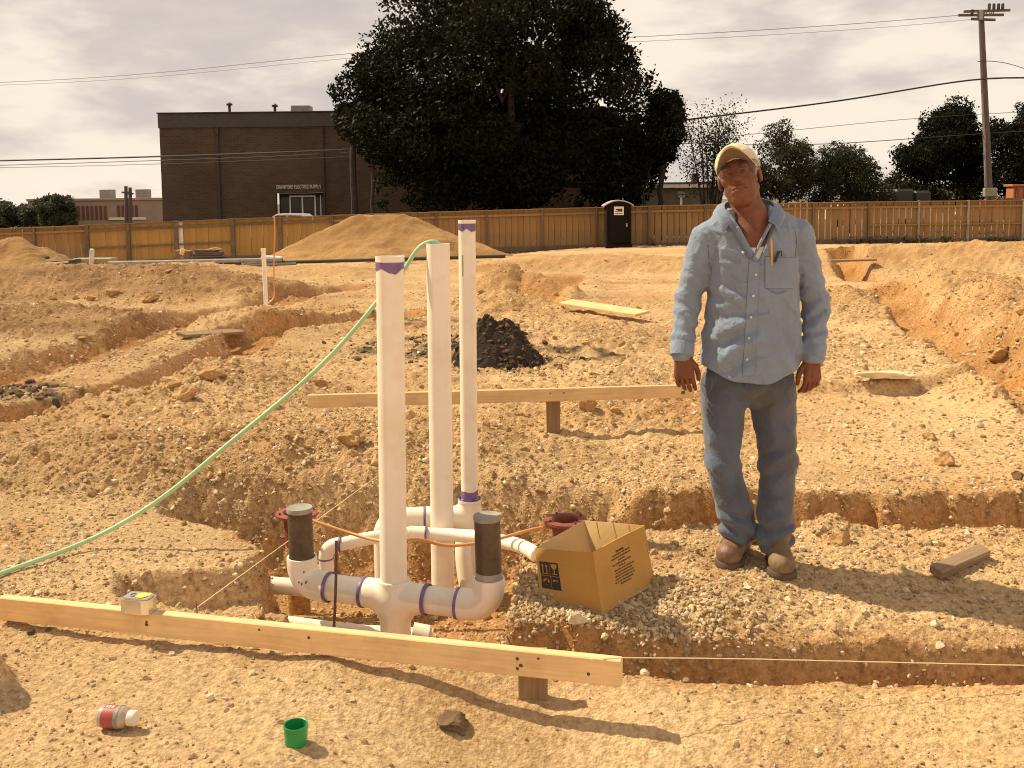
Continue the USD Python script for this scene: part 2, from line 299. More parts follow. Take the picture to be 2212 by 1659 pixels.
# name: (polyline in the picture, height it is read at, half width, depth, wall softness)
TRENCH = [
    (pl([(1180, 1118), (1330, 1118), (1500, 1117), (1720, 1117), (2000, 1122), (2350, 1118), (3300, 1124)]), 0.19, 0.31, 0.10),
    (pl([(1000, 1390), (1120, 1396), (1300, 1404), (1545, 1410), (1800, 1412), (2350, 1412), (3300, 1416)], -0.06), 0.085, 0.24, 0.035),
    (pl([(2420, 960), (2250, 880), (2130, 800), (2040, 735), (1965, 680), (1918, 635)]), 0.20, 0.26, 0.22),
    (pl([(-120, 960), (60, 915), (200, 878), (330, 838), (450, 785), (560, 728)]), 0.24, 0.21, 0.2),
    (pl([(-120, 850), (60, 800), (200, 760), (330, 715), (420, 690), (560, 668), (640, 640), (780, 622)]), 0.24, 0.17, 0.28),
    (pl([(500, 735), (560, 722), (680, 702), (820, 688), (900, 684)]), 0.30, 0.22, 0.2),
    (pl([(1872, 612), (1840, 594), (1815, 584)]), 0.16, 0.3, 0.25),
    (pl([(1215, 600), (1180, 640), (1150, 660)]), 0.3, 0.12, 0.25),
]
PIT = pl([(425, 1095), (640, 1086), (900, 1086), (1290, 1092), (1190, 1165), (1120, 1235), (1105, 1330), (1060, 1385), (1000, 1412), (880, 1405), (700, 1378), (630, 1345), (600, 1312), (583, 1262), (583, 1205)], -0.04)
LOW = pl([(255, 1300), (262, 1266), (345, 1264), (515, 1244), (583, 1207), (640, 1300), (640, 1330), (500, 1330), (330, 1310)], -0.04)
# mounds: (picture x, y of the foot's centre, rx, ry, height, roughness)
MOUND = [(300, 632, 3.0, 1.8, 0.36, 1), (90, 640, 2.2, 1.6, 0.20, 1), (440, 640, 1.5, 1.5, 0.20, 1), (20, 705, 2.0, 1.5, 0.24, 1), (-200, 650, 2.4, 2.0, 0.26, 1),
         (1120, 642, 0.95, 0.8, 0.50, 1), (1190, 650, 0.5, 0.6, 0.22, 1), (1060, 668, 0.8, 0.8, 0.2, 1), (1240, 735, 1.0, 1.2, 0.12, 1), (1800, 672, 0.75, 0.8, 0.30, 1), (1870, 690, 0.7, 0.5, 0.12, 1),
         (2050, 585, 4.5, 1.3, 0.30, .6), (1750, 584, 3.0, 1.2, 0.24, .6), (1420, 582, 3.2, 1.3, 0.28, .6), (2300, 582, 4.5, 1.5, 0.36, .6), (1150, 585, 2.5, 1.2, 0.22, .6), (690, 590, 2.2, 1.2, 0.18, .6), (450, 585, 2.2, 1.2, 0.22, .6), (230, 588, 2.5, 1.3, 0.14, .6), (0, 590, 3, 1.5, 0.12, .6), (560, 700, 0.9, 0.8, 0.14, 1),
         (470, 842, 0.75, 0.7, 0.17, 1), (300, 905, 0.8, 0.7, 0.10, 1), (560, 870, 0.8, 0.7, 0.08, 1), (1210, 985, 0.6, 0.30, 0.05, .7), (1130, 1010, 0.5, 0.3, 0.06, .7), (750, 990, 0.9, 0.5, 0.09, 1), (250, 1020, 1.3, 0.5, 0.09, 1), (1350, 890, 1.0, 0.8, 0.06, 1),
         (2250, 780, 1.0, 1.3, 0.42, 1), (2140, 700, 1.0, 1.2, 0.32, 1), (2060, 640, 1.2, 1.0, 0.22, 1), (2330, 880, 0.8, 0.9, 0.45, 1), (1960, 645, 0.6, 1.0, .1, 1),
         (1300, 1335, 0.46, 0.26, 0.008, .4), (1500, 1320, 0.5, 0.22, 0.02, .4), (1600, 1275, 0.35, 0.25, 0.03, .4), (985, 1372, 0.20, 0.09, 0.07, .7), (1130, 1300, 0.2, 0.18, 0.05, .7), (1790, 1165, 0.12, 0.10, 0.07, .5), (-170, 1500, 0.26, 0.14, 0.5, .5)]
MOUND = [(*gd(a, b, -0.05 if b > 1280 else 0.0)[:2], *r) for a, b, *r in MOUND]
DARK = [(*gd(30, 862)[:2], 0.7, 0.5), (*gd(940, 752)[:2], 0.9, 0.8), (*gd(1200, 775)[:2], 0.7, 0.35), (*gd(900, 700)[:2], 0.6, 0.6)]
XS = lambda vs, z=0.0: pl(vs, z)
STEP = pl([(1690, 853), (1850, 855), (2000, 852), (2090, 846)])
RIMS = pl([(1850, 585), (2000, 690), (2120, 780), (2230, 880)])
FLAT = [(pl([(1700, 870), (2150, 860), (2260, 1060), (1700, 1080)]), .9), (pl([(250, 765), (480, 700), (550, 722), (300, 800), (60, 850)]), .9), (pl([(-100, 1110), (430, 1110), (570, 1200), (300, 1255), (-100, 1290)], -.03), .75),
        (pl([(600, 615), (1000, 590), (1900, 600), (1880, 640), (1250, 640), (1000, 690), (700, 650)]), .6), (pl([(-100, 1490), (2300, 1500), (2300, 1900), (-100, 1900)], -.12), .7), (pl([(1450, 1160), (2300, 1160), (2300, 1300), (1450, 1240)]), .5), (pl([(1000, 530), (2300, 524), (2300, 546), (1000, 552)], -.35), .9)]

def terrain(x, y):
    """height, soil colour, looseness at the points"""
    left = smooth01(6, -8, x)
    ny = y + 0.12 * fbm2(x, y, 1.3, 2, 3); rt = smooth01(-0.75, 0.25, x); sb = y - (3.70 - 0.259 * (x + 1.9)); z = (1 - rt) * -0.022 * smooth01(4.1, 3.6, ny) + rt * (-0.13 + 0.085 * smooth01(3.50, 3.72, ny) + 0.05 * smooth01(3.75, 4.15, ny)) - 0.09 * smooth01(0.13, -0.30, sb) * smooth01(-0.9, 0.3, x) * smooth01(2.4, 0.6, x)
    z = z - smooth01(18, 40, y) * (0.28 + 0.35 * left) - smooth01(33, 45, y) * (0.27 + 0.38 * left) - smooth01(45, 70, y) * 0.2
    wob = 0.12 * fbm2(x, y, 2.2, 3, 5) + 0.10 * fbm2(x, y, 7, 3, 6)
    col = np.empty(x.shape + (3,)); nz = fbm2(x, y, 0.55, 4, 11) * 1.6; nz2 = fbm2(x, y, 2.3, 4, 12) * 1.6
    t = np.clip(0.50 + nz * 0.75 + nz2 * 0.55, 0, 1)[..., None]; col[:] = SOIL_SAND * (1 - t) + SOIL_PALE * t
    clay = np.clip(2.2 * (fbm2(x, y, 0.8, 4, 13) - 0.05) + 1.4 * fbm2(x, y, 3.3, 3, 14), 0, 0.75) * smooth01(3.9, 4.6, y); loose = np.clip(0.55 + 1.2 * fbm2(x, y, 0.45, 3, 21), 0.15, 1)
    for P, k in FLAT:
        w = smooth01(0.5, -0.3, dpoly(x, y, P) + wob) * k; loose = loose * (1 - w)
        col = col * (1 - 0.5 * w[..., None]) + SOIL_PALE * 0.5 * w[..., None]
    # bank behind the pit, step on the right, raised bank right of the diagonal trench
    bank = smooth01(5.35, 5.75, y + wob) * smooth01(8.2, 6.3, y) * smooth01(0.2, -0.2, x) * smooth01(-4.5, -3.2, x); z += 0.10 * bank; loose = np.maximum(loose, 0.9 * bank)
    clay = np.maximum(clay, 0.35 * bank)
    d, _ = dseg(x, y, STEP); side = np.interp(x, STEP[:, 0], STEP[:, 1]); w = smooth01(-0.05, 0.06, y - side + 0.4 * wob) * smooth01(STEP[0, 0] - 0.5, STEP[0, 0], x) * smooth01(STEP[-1, 0] + 0.6, STEP[-1, 0], x) * smooth01(4.0, 1.0, y - side)
    z += 0.10 * w
    sx = np.interp(y, RIMS[::-1, 1], RIMS[::-1, 0]); w = smooth01(0.25, 0.7, x - sx + wob) * smooth01(5.5, 6.5, y) * smooth01(22, 15, y) * smooth01(9, 4, x - sx)
    z += 0.16 * w; loose = np.maximum(loose, 0.9 * w); clay = np.maximum(clay, 0.55 * w * smooth01(2.5, 0.3, x - sx))
    for mx, my, rx, ry, h, r in MOUND:
        q = np.hypot((x - mx) / rx, (y - my) / ry) + 0.9 * wob / min(rx, ry) ** 0.5
        w = smooth01(1.35, 0.0, q); z += h * w; loose = np.maximum(loose, r * smooth01(1.4, 0.9, q))
        if h > 0.15 and y.min() < 60: clay = np.maximum(clay, 0.5 * smooth01(1.3, 0.6, q))
    brown = np.zeros(x.shape)
    for i in (0, 1, 3, 4):
        mx, my, rx, ry, h, r = MOUND[i]; brown = np.maximum(brown, smooth01(1.45, 0.75, np.hypot((x - mx) / rx, (y - my) / ry) + 3 * wob))
    brown *= np.clip(0.72 + 2.4 * fbm2(x, y, 1.6, 4, 31), 0, 1)
    # loose dirt: lumps and clods
    zz = loose * (0.10 * fbm2(x, y, 1.1, 3, 41) + 0.13 * np.maximum(fbm2(x, y, 4.5, 3, 42), -0.08)) + 0.02 * fbm2(x, y, 3.1, 3, 43)
    lump = np.abs(fbm2(x, y, 9, 3, 44)) ** 0.9; zz += loose * 0.12 * lump * np.clip(y / 6, 0.6, 1.6) + 0.012 * np.maximum(fbm2(x, y, 26, 2, 45), 0) + loose * 0.07 * np.abs(fbm2(x, y, 21, 2, 46)) + (0.006 + 0.012 * loose) * fbm2(x, y, 60, 2, 47)
    cut = np.zeros(x.shape)
    rag = 0.09 * fbm2(x, y, 13, 3, 61)
    for P, hw, dep, soft in TRENCH:
        d, par = dseg(x, y, P); d = d + wob * (1.0 if hw > 0.15 else 0.55) * min(1, hw / .2) + rag * min(1, hw / .2)
        w = smooth01(hw + soft, hw - 0.01, d) * smooth01(0.0, 0.04, par) * smooth01(1.0, 0.97, par)
        z -= dep * w; cut = np.maximum(cut, w); clay = np.maximum(clay, smooth01(hw + soft + 0.10, hw, d))
        rim = smooth01(hw + soft + 0.55, hw + soft + 0.08, d) * (1 - w); z += 0.035 * rim * (1 if hw > .15 else .4); loose = np.maximum(loose, 0.5 * rim)
    d = dpoly(x, y, PIT) + wob * 0.5 + rag * 0.9; bk = smooth01(4.7, 5.0, y); w = smooth01(0.05 + 0.20 * bk, -0.06 - 0.06 * bk, d); z -= 0.36 * w * (1 + 0.35 * smooth01(4.5, 4.9, y)); cut = np.maximum(cut, w); clay = np.maximum(clay, 0.8 * smooth01(0.14, 0.0, d))
    d = dpoly(x, y, LOW) + wob * 0.25; w = smooth01(0.04, -0.05, d) * (1 - smooth01(-.05, -.1, dpoly(x, y, PIT))); z -= 0.16 * w
    zz *= 1 - 0.35 * cut
    k = np.clip(clay * (0.8 + 0.8 * nz2), 0, 1)[..., None]; col = col * (1 - k) + SOIL_CLAY * k
    k = brown[..., None] * 0.9; col = col * (1 - k) + SOIL_BROWN * k
    for mx, my, rx, ry in DARK:
        q = np.hypot((x - mx) / rx, (y - my) / ry) + 5 * wob; k = smooth01(1.25, 0.7, q)
        k = (k * np.clip(0.5 + 3.0 * fbm2(x, y, 6.5, 3, 51), 0, 1))[..., None]; col = col * (1 - k) + SOIL_DARK * k
    w = smooth01(44.4, 45.5, y)[..., None]; col = col * (1 - w) + np.array((0.16, 0.12, 0.08)) * w
    return z + zz, col, np.clip(loose, 0, 1)

APEX = -2.2
us = np.r_[np.linspace(-6, -0.95, 26)[:-1], np.linspace(-0.95, -0.62, 24)[:-1], np.linspace(-0.62, 0.62, 640), np.linspace(0.62, 0.95, 24)[1:], np.linspace(0.95, 6, 26)[1:]]
# rows: close behind the camera coarse, then fine in view, coarse again far off
yy = np.r_[np.linspace(-1.9, 2.3, 30)[:-1], 2.3 + np.cumsum(np.r_[0, np.full(1, 0)])]
rows = [2.3]
while rows[-1] < 48: rows.append(rows[-1] + 0.0034 * (rows[-1] ** 0.98) + 0.0009 * max(0, rows[-1] - 12))
rows = np.array(rows); far = np.array([50, 55, 62, 72, 90, 120, 170, 260, 420, 700, 1100.0])
ys = np.r_[np.linspace(-1.9, 2.3, 30)[:-1], rows, far]
# columns widen with depth (apex behind the lens); fine columns span the lens' field at every depth
GX = us[None, :] * (np.maximum(ys, 0.5)[:, None] + 0.35); GY = np.repeat(ys[:, None], len(us), 1)
GZ = np.empty_like(GX); GC = np.empty(GX.shape + (3,)); GL = np.empty_like(GX)
for i in range(0, len(ys), 128):
    GZ[i:i + 128], GC[i:i + 128], GL[i:i + 128] = terrain(GX[i:i + 128], GY[i:i + 128])
nr, nc = GX.shape; ii, jj = np.meshgrid(np.arange(nr - 1), np.arange(nc - 1), indexing='ij')
Q = np.stack([ii * nc + jj, ii * nc + jj + 1, (ii + 1) * nc + jj + 1, (ii + 1) * nc + jj], -1).reshape(-1, 4)
gv = np.stack([GX, GY, GZ], -1).reshape(-1, 3); gc = GC.reshape(-1, 3)
bx0 = np.array([[-60, -40, -.13], [60, -40, -.13], [60, 1.0, -.16], [-60, 1.0, -.16]]); bq = np.array([[0, 1, 2, 3]]) + len(gv)
gm = (np.vstack([gv, bx0]), np.vstack([Q, bq])); gcol = np.vstack([gc, np.tile(SOIL_SAND, (4, 1))])
gp = usdkit.mesh(stage, '/World/ground', gm, MATS['soil'], True)
UsdGeom.PrimvarsAPI(gp).CreatePrimvar('soil', Sdf.ValueTypeNames.Color3fArray, 'vertex').Set(Vt.Vec3fArray.FromNumpy(gcol.astype(np.float32)))
tag(gp, 'bare tan caliche earth with trenches, banks and loose dirt', 'ground', kind='structure')
def hz(x, y):
    """height of the built ground sheet"""
    x, y = np.atleast_1d(np.asarray(x, float)), np.atleast_1d(np.asarray(y, float))
    r = np.clip(np.searchsorted(ys, y) - 1, 0, nr - 2); t = (y - ys[r]) / (ys[r + 1] - ys[r])
    def row(k):
        u = x / (np.maximum(ys[k], 0.5) + 0.35); c = np.clip(np.searchsorted(us, u) - 1, 0, nc - 2); s = (u - us[c]) / (us[c + 1] - us[c])
        return GZ[k, c] * (1 - s) + GZ[k, c + 1] * s
    return row(r) * (1 - t) + row(r + 1) * t
def onground(px, py, z0=0.0):            # where the line of sight meets the built ground
    d = ray(px, py); t = np.linspace(2.4, 45, 4000) / d[1]; p = CAM + t[:, None] * d; h = hz(p[:, 0], p[:, 1])
    k = np.argmax(p[:, 2] < h); return np.array([p[k, 0], p[k, 1], h[k]])

# ------------------------------------------------------------ gravel
rng = np.random.default_rng(5)
def rockmesh(seed, sub=1, flat=0.7, amp=0.35):
    m = trimesh.creation.icosphere(subdivisions=sub); v = np.array(m.vertices)
    n = meshkit.noise(v * 1.4 + seed * 9.7, seed) - 0.5; n2 = meshkit.noise(v * 3.1 + seed * 3.3, seed + 50) - 0.5
    v = v * (1 + amp * 1.6 * n + amp * 0.7 * n2)[:, None]; r = np.random.default_rng(seed)
    for _ in range(9):                   # knock flat facets off
        d = r.normal(size=3); d /= np.linalg.norm(d); s = v @ d; lim = 0.52 + 0.25 * r.random(); over = s > lim; v[over] -= d * (s[over] - lim)[:, None]
    v *= np.array([1, 0.6 + 0.35 * r.random(), flat * (0.7 + 0.4 * r.random())]); m.vertices = v; return m
def scatter(name, pos, size, mat, seed, label, category, protos=8):
    pi = UsdGeom.PointInstancer.Define(stage, '/World/' + name); r = np.random.default_rng(seed)
    for k in range(protos):
        usdkit.mesh(stage, f'/World/{name}/stone_{k:03d}', rockmesh(seed * 20 + k), MATS[mat], False); pi.CreatePrototypesRel().AddTarget(f'/World/{name}/stone_{k:03d}')
    n = len(pos); pi.CreateProtoIndicesAttr(Vt.IntArray.FromNumpy(r.integers(0, protos, n).astype(np.int32))); pi.CreatePositionsAttr(Vt.Vec3fArray.FromNumpy(pos.astype(np.float32)))
    a = r.uniform(0, 2 * np.pi, n); ax = r.normal(size=(n, 3)) * [0.3, 0.3, 0] + [0, 0, 1]; ax /= np.linalg.norm(ax, axis=1, keepdims=True)
    q = np.c_[np.cos(a / 2), ax * np.sin(a / 2)[:, None]]
    pi.CreateOrientationsAttr(Vt.QuathArray([Gf.Quath(float(w), float(x), float(y), float(z)) for w, x, y, z in q]))
    pi.CreateScalesAttr(Vt.Vec3fArray.FromNumpy((size[:, None] * r.uniform(0.8, 1.2, (n, 3))).astype(np.float32)))
    tag(pi, label, category, kind='stuff')
def sample(n, dlo, dhi, dens, seed, jitter=True):
    r = np.random.default_rng(seed); out = []
    y = np.exp(r.uniform(math.log(dlo), math.log(dhi), n * 3)); x = r.uniform(-0.62, 0.62, n * 3) * (y + 0.35)
    w = dens(x, y); k = r.random(n * 3) < w; return x[k][:n], y[k][:n]
_gtree = cKDTree(gv[:, :2])
def looseness(x, y):
    _, k = _gtree.query(np.c_[x, y]); return GL.ravel()[k]
def gdens(x, y):
    l = looseness(x, y); p = np.clip(0.22 + 0.5 * l + 1.5 * fbm2(x, y, 0.9, 3, 71), 0.03, 1)
    p = p * (0.55 + 0.45 * smooth01(3.5, 3.9, y)); heap = smooth01(1.5, 0.6, np.hypot((x - MOUND[34][0]) / 0.62, (y - MOUND[34][1]) / 0.30)); return np.clip(p + heap, 0, 1)
gx, gy = sample(78000, 2.4, 20, gdens, 7)
gs = rng.gamma(1.7, 0.0031, len(gx)) + 0.0018; gs = np.clip(gs, 0.0022, 0.026) * np.where(gy < 3.7, 0.72, np.clip(0.6 + gy / 11, 0.8, 1.5))
gpos = np.c_[gx, gy, hz(gx, gy) + gs * 0.15]
# heap of coarser stones round the box
hx = rng.normal(MOUND[34][0] + 0.05, 0.26, 2600); hy = rng.normal(MOUND[34][1] - 0.06, 0.13, 2600); hs = rng.uniform(0.005, 0.015, 2600)
k = (np.abs(hx - MOUND[34][0] - .05) < 0.6) & (np.abs(hy - MOUND[34][1] + .06) < 0.3) & (hy > 3.52); hx, hy, hs = hx[k], hy[k], hs[k]
# stones set in the cut faces
_dz = np.zeros_like(GZ); _dz[1:-1, 1:-1] = np.hypot((GZ[2:, 1:-1] - GZ[:-2, 1:-1]) / (GY[2:, 1:-1] - GY[:-2, 1:-1]), (GZ[1:-1, 2:] - GZ[1:-1, :-2]) / (GX[1:-1, 2:] - GX[1:-1, :-2]))
_ok = (_dz > 0.9) & (GY > 3.3) & (GY < 16) & (np.abs(GX) < 0.6 * GY); _k = rng.choice(np.flatnonzero(_ok), 9000); wpos = gv[_k] + rng.normal(size=(9000, 3)) * 0.006; wsz = np.clip(rng.gamma(1.7, 0.0042, 9000) + .002, .003, .024)
gpos = np.vstack([gpos, wpos]); gs = np.r_[gs, wsz]
scatter('gravel', np.vstack([gpos, np.c_[hx, hy, hz(hx, hy) + hs * 0.3]]), np.r_[gs, hs], 'gravel', 3, 'loose pale gravel strewn over the bare earth', 'gravel', 10)
gx, gy = sample(4500, 4.3, 24, lambda x, y: np.clip(looseness(x, y) * 1.2 - 0.25, 0, 1), 8)
gs = np.clip(rng.gamma(2.0, 0.0085, len(gx)), 0.008, 0.06) * np.clip(0.3 + gy / 9, 0.5, 1.3); scatter('clods', np.c_[gx, gy, hz(gx, gy) + gs * 0.05], gs, 'clay_clod', 4, 'loose orange clay clods on the dirt banks and mounds', 'clods', 8)

# ---- piles
def pile(name, poly_top, c, rx, ry, h, mat, label, seed, n=150, rough=0.16, ridge=0.25):
    g = np.linspace(-1.25, 1.25, n); X, Yg = np.meshgrid(g, g, indexing='ij'); x = X * rx; y = Yg * ry
    q = np.hypot(np.maximum(np.abs(X) - ridge, 0) / (1 - ridge), Yg) + 0.5 * fbm2(X, Yg, 2.0, 3, seed)
    z = h * np.clip(1 - q, 0, 1) ** 0.95 * (1 + 0.35 * fbm2(X, Yg, 1.6, 2, seed + 3)) + rough * (fbm2(X, Yg, 5.0, 3, seed + 5) + 0.7 * np.abs(fbm2(X, Yg, 14, 3, seed + 6))) * np.clip(1.3 - q, 0, 1) - 0.30 * smooth01(0.95, 1.25, q)
    base = hz((x + c[0]).ravel(), (y + c[1]).ravel()).reshape(x.shape); z = z + base - 0.02
    i, j = np.meshgrid(np.arange(n - 1), np.arange(n - 1), indexing='ij'); Qp = np.stack([i * n + j, (i + 1) * n + j, (i + 1) * n + j + 1, i * n + j + 1], -1).reshape(-1, 4)
    keep = (q < 1.22).ravel()[Qp].all(1); Qp = Qp[keep]
    m = trimesh.Trimesh(np.stack([x + c[0], y + c[1], z], -1).reshape(-1, 3), np.vstack([Qp[:, [0, 1, 2]], Qp[:, [0, 2, 3]]]), process=True)
    o = usdkit.mesh(stage, numbered('/World/' + name), m, MATS[mat], True); tag(o, label, 'dirt pile'); return o
c = at(838, 552, 34); pile('dirt_pile', None, c, 4.3, 2.6, 1.55, 'sandpile', 'large tan pile of sandy earth in front of the fence and brick building', 3, ridge=0.10)
c = at(35, 565, 30); pile('dirt_pile', None, c, 1.9, 1.8, 1.0, 'sandpile', 'smaller pinkish tan earth pile at the far left edge by the fence', 4, ridge=0.1)
c = onground(1072, 786); heap = pile('soil_pile', None, c + [0, 0.1, 0], 0.46, 0.5, 0.44, 'blacksoil', 'small steep heap of black soil behind the tall white pipes', 9, 150, 0.12, 0.22)
dx_ = np.r_[rng.normal(at(1065, 760, 9.4)[0], 0.45, 260), rng.normal(gd(930, 750)[0], 0.5, 260), rng.normal(gd(20, 862)[0], 0.4, 160)]; dy_ = np.r_[rng.normal(9.55, 0.3, 260), rng.normal(gd(930, 750)[1], 0.45, 260), rng.normal(gd(20, 862)[1], 0.3, 160)]
ds_ = np.clip(rng.gamma(2, .010, len(dx_)), .006, .05); scatter('dark_clods', np.c_[dx_, dy_, hz(dx_, dy_) + ds_ * .2], ds_, 'dark_clod', 6, 'loose black clods spilled round the black soil heap', 'clods', 6)

hp_ = np.array(heap.GetPointsAttr().Get()); hp_ = hp_[rng.choice(np.flatnonzero(hp_[:, 2] > hz(hp_[:, 0], hp_[:, 1]) + .01), 420)]; hs_ = np.clip(rng.gamma(2, .009, 420), .006, .04)
scatter('heap_clods', hp_ + rng.normal(size=hp_.shape) * .004, hs_, 'dark_clod', 7, 'black crumbs covering the black soil heap', 'clods', 6)
# named rocks: picture x, y, size, material, label
ROCKS = [(1247, 1352, 0.043, 'pale_rock', 'large pale angular stone leaning under the front of the cardboard box'), (820, 1003 + 0, 0.07, 'clay_clod', 'brown clod on the bank left of the tall white pipes'),
    (1905, 823, 0.16, 'pale_rock', 'long flat pale rock lying right of the man beyond his elbow'), (1268, 885, 0.09, 'clay_clod', 'rust brown rock under the raised lumber board right of its stake'), (1815, 1172, 0.055, 'clay_clod', 'rounded clay clod on the ground right of the man knee'),
    (2045, 1004, 0.07, 'clay_clod', 'brown clod resting on pale flat ground in the right middle distance'), (2010, 950, 0.05, 'clay_clod', 'smaller reddish clod just behind the brown clod on pale ground'), (975, 905 + 60, 0.06, 'clay_clod', 'clod sitting between the tall white pipes on the bank'),
    (760, 960, 0.08, 'clay_clod', 'square tan clod on the bank above the orange curved tube'), (400, 862, 0.11, 'clay_clod', 'blocky clay lump on the left dirt ridge'), (372, 836, 0.09, 'clay_clod', 'larger clay lump topmost on the left dirt ridge'), (455, 815, 0.11, 'clay_clod', 'orange clay boulder at the end of the left ridge'),
    (245, 635, 0.15, 'clay_clod', 'brown clod on the brown mound at far left'), (325, 650, 0.14, 'clay_clod', 'tan boulder at the foot of the brown mound'), (195, 647, 0.11, 'clay_clod', 'small brown lump below the brown mound'), (2160, 775, 0.12, 'clay_clod', 'clay chunk fallen into the right diagonal trench'),
    (68, 1371, 0.019, 'dark_clod', 'small round dark stone below the left end of the front board'), (105, 1362, 0.013, 'dark_clod', 'tiny dark pebble right of the round dark stone'), (372, 1417 + 0, 0.017, 'pale_rock', 'pale stone on the dust behind the green cup, below the board'), (452, 1516, 0.02, 'pale_rock', 'flat pale stone left of the green cup'),
    (550, 1403, 0.017, 'pale_rock', 'pale pebble just below the middle of the front board'), (2018, 1415 - 60, 0.02, 'pale_rock', 'pale stone at the lip of the front trench in the man shadow'), (1615, 1272, 0.017, 'pale_rock', 'upright pale pebble between the man boots'), (980, 1572, 0.062, 'dark_clod', 'dark scorched lump at the bottom between green cup and stake'), (2200, 1035, 0.05, 'dark_clod', 'dark stone at the right edge beside the clay bank')]
for i, (px, py, s, m, lab) in enumerate(ROCKS):
    p = onground(px, py); rm = rockmesh(300 + i, 4, 0.75, 0.42); v = np.array(rm.vertices); v *= 1 + 0.5 * (meshkit.fbm(v * 3.5, 4, i)[:, None] - 0.5); rm.vertices = v
    if 'long flat' in lab: rm.apply_scale([1.5, 0.9, 0.45])
    rm.apply_scale(s); M = np.eye(4); M[:3, 3] = p + [0, 0, s * 0.30]
    o = usdkit.mesh(stage, numbered('/World/' + ('rock' if m == 'pale_rock' else 'clod')), rm, MATS[m], 22); o.AddTransformOp().Set(mat4(M)); tag(o, lab, 'rock' if m == 'pale_rock' else 'clod')

# ------------------------------------------------------------ fence (seen from its rail side)
FY = 44.0
FTOP = [(-150, 500), (130, 490), (300, 483), (500, 474), (750, 465), (1000, 457), (1400, 446), (1800, 438), (2212, 433), (2400, 431)]
def ftop(px): return np.interp(px, [a for a, b in FTOP], [b for a, b in FTOP])
POSTS = [-150, -45, 73, 187, 276, 380, 502, 604, 718, 832, 942, 1051, 1171, 1288, 1402, 1523, 1640, 1757, 1877, 1985, 2092, 2210, 2325]
fence = thing('wooden_fence', 'long tan vertical board fence with posts and rails closing the far side of the site', 'fence')
rngf = np.random.default_rng(11)
def zt(px): return at(px, ftop(px), FY)[2]
def xz(px): p = at(px, ftop(px), FY); return p[0], p[2]
HF = 1.93
for i in range(len(POSTS) - 1):
    p0, p1 = POSTS[i], POSTS[i + 1]; x0, z0 = xz(p0); x1, z1 = xz(p1); ochre = 3 <= i <= 7
    w = x1 - x0; slope = (z1 - z0) / w
    n = max(6, int(round(w / 0.275))); bw = w / n; zoff = rngf.uniform(-0.02, 0.02)
    for k in range(n):
        xc = x0 + (k + 0.5) * bw; zc = z0 + slope * (xc - x0)
        prud = 0.022 if k % 2 else 0.0; hh = HF + rngf.uniform(-0.02, 0.02)
        m = box(bw - (0.012 if not ochre else 0.006) - (0.05 if (k % 2 == 0 and not ochre and i > 13) else 0.0), 0.02, hh, (0, 0, 0), 0.003)
        M = np.eye(4); M[:3, 3] = (xc, FY + 0.06 + prud, zc - hh / 2 + zoff); M[:3, :3] = rotm([0, 1, 0], rngf.uniform(-0.35, 0.35) - math.degrees(math.atan(0)))[:3, :3]
        white = (i == 5 and k == 0)
        part('board', m, 'pale_panel' if white else ('fence_ochre' if ochre else 'fence_wood'), fence, M=M, label='pale grey replacement board beside a post' if white else None)
    M = frame(((x0 + x1) / 2, FY, (z0 + z1) / 2 - 0.22), (w, 0, z1 - z0)); L = math.hypot(w, z1 - z0) - 0.09
    part('top_rail', box(L, 0.05, 0.10, bev=0.006), 'fence_post' if ochre else 'fence_wood', fence, M=M)
    M2 = M.copy(); M2[:3, 3] = ((x0 + x1) / 2, FY - 0.01, (z0 + z1) / 2 + 0.012); part('cap_rail', box(L + 0.05, 0.14, 0.04, bev=0.006), 'fence_post' if ochre else 'fence_wood', fence, M=M2)
    if i in (3, 4, 5) or i > 17:
        M3 = M.copy(); M3[2, 3] -= 0.78; part('middle_rail', box(L, 0.05, 0.07, bev=0.006), 'fence_post' if ochre else 'fence_wood', fence, M=M3)
    M4 = M.copy(); M4[2, 3] -= HF - 0.42; M4[1, 3] += 0.005; part('bottom_rail', box(L, 0.05, 0.22, bev=0.006), 'fence_post', fence, M=M4)
for i, p in enumerate(POSTS):
    x, z = xz(p); r = 0.11 if 3 <= i <= 7 else 0.055
    part('post', box(r * 1.6, 0.10, HF + 0.5, (x, FY - 0.012, z - HF / 2 - 0.2), 0.008), 'fence_grey_post' if i > 18 else 'fence_post', fence)
# weeds at the fence's foot
def leafcloud(P, size, r, up=0.0, asp=0.5, seed=0):
    """small folded leaf clumps at the points"""
    n = len(P); d = r.normal(size=(n, 3)); d[:, 2] += up; d /= np.linalg.norm(d, axis=1, keepdims=True)
    e = np.cross(d, r.normal(size=(n, 3))); e /= np.linalg.norm(e, axis=1, keepdims=True); s = (size * r.uniform(0.6, 1.4, n))[:, None]
    a = P - d * s; b = P + d * s; c1 = P + e * s * asp; c2 = P - e * s * asp
    v = np.stack([a, c1, b, c2], 1).reshape(-1, 3); i = np.arange(n) * 4
    return trimesh.Trimesh(v, np.vstack([np.stack([i, i + 1, i + 2], 1), np.stack([i, i + 2, i + 3], 1)]), process=False)
r = np.random.default_rng(21); wx = r.uniform(6, 25, 1500); wx = wx[(fbm2(wx, wx * 0, 0.6, 3, 5) > 0.0)]; wy = FY - r.uniform(0.1, 0.7, len(wx)); P = np.c_[wx, wy, hz(wx, wy) + r.gamma(2, 0.07, len(wx))]
tag(part('weeds', leafcloud(P, 0.09, r, 1.0, 0.25), 'weed_leaf'), 'low green weeds along the foot of the fence', 'weeds', kind='stuff')

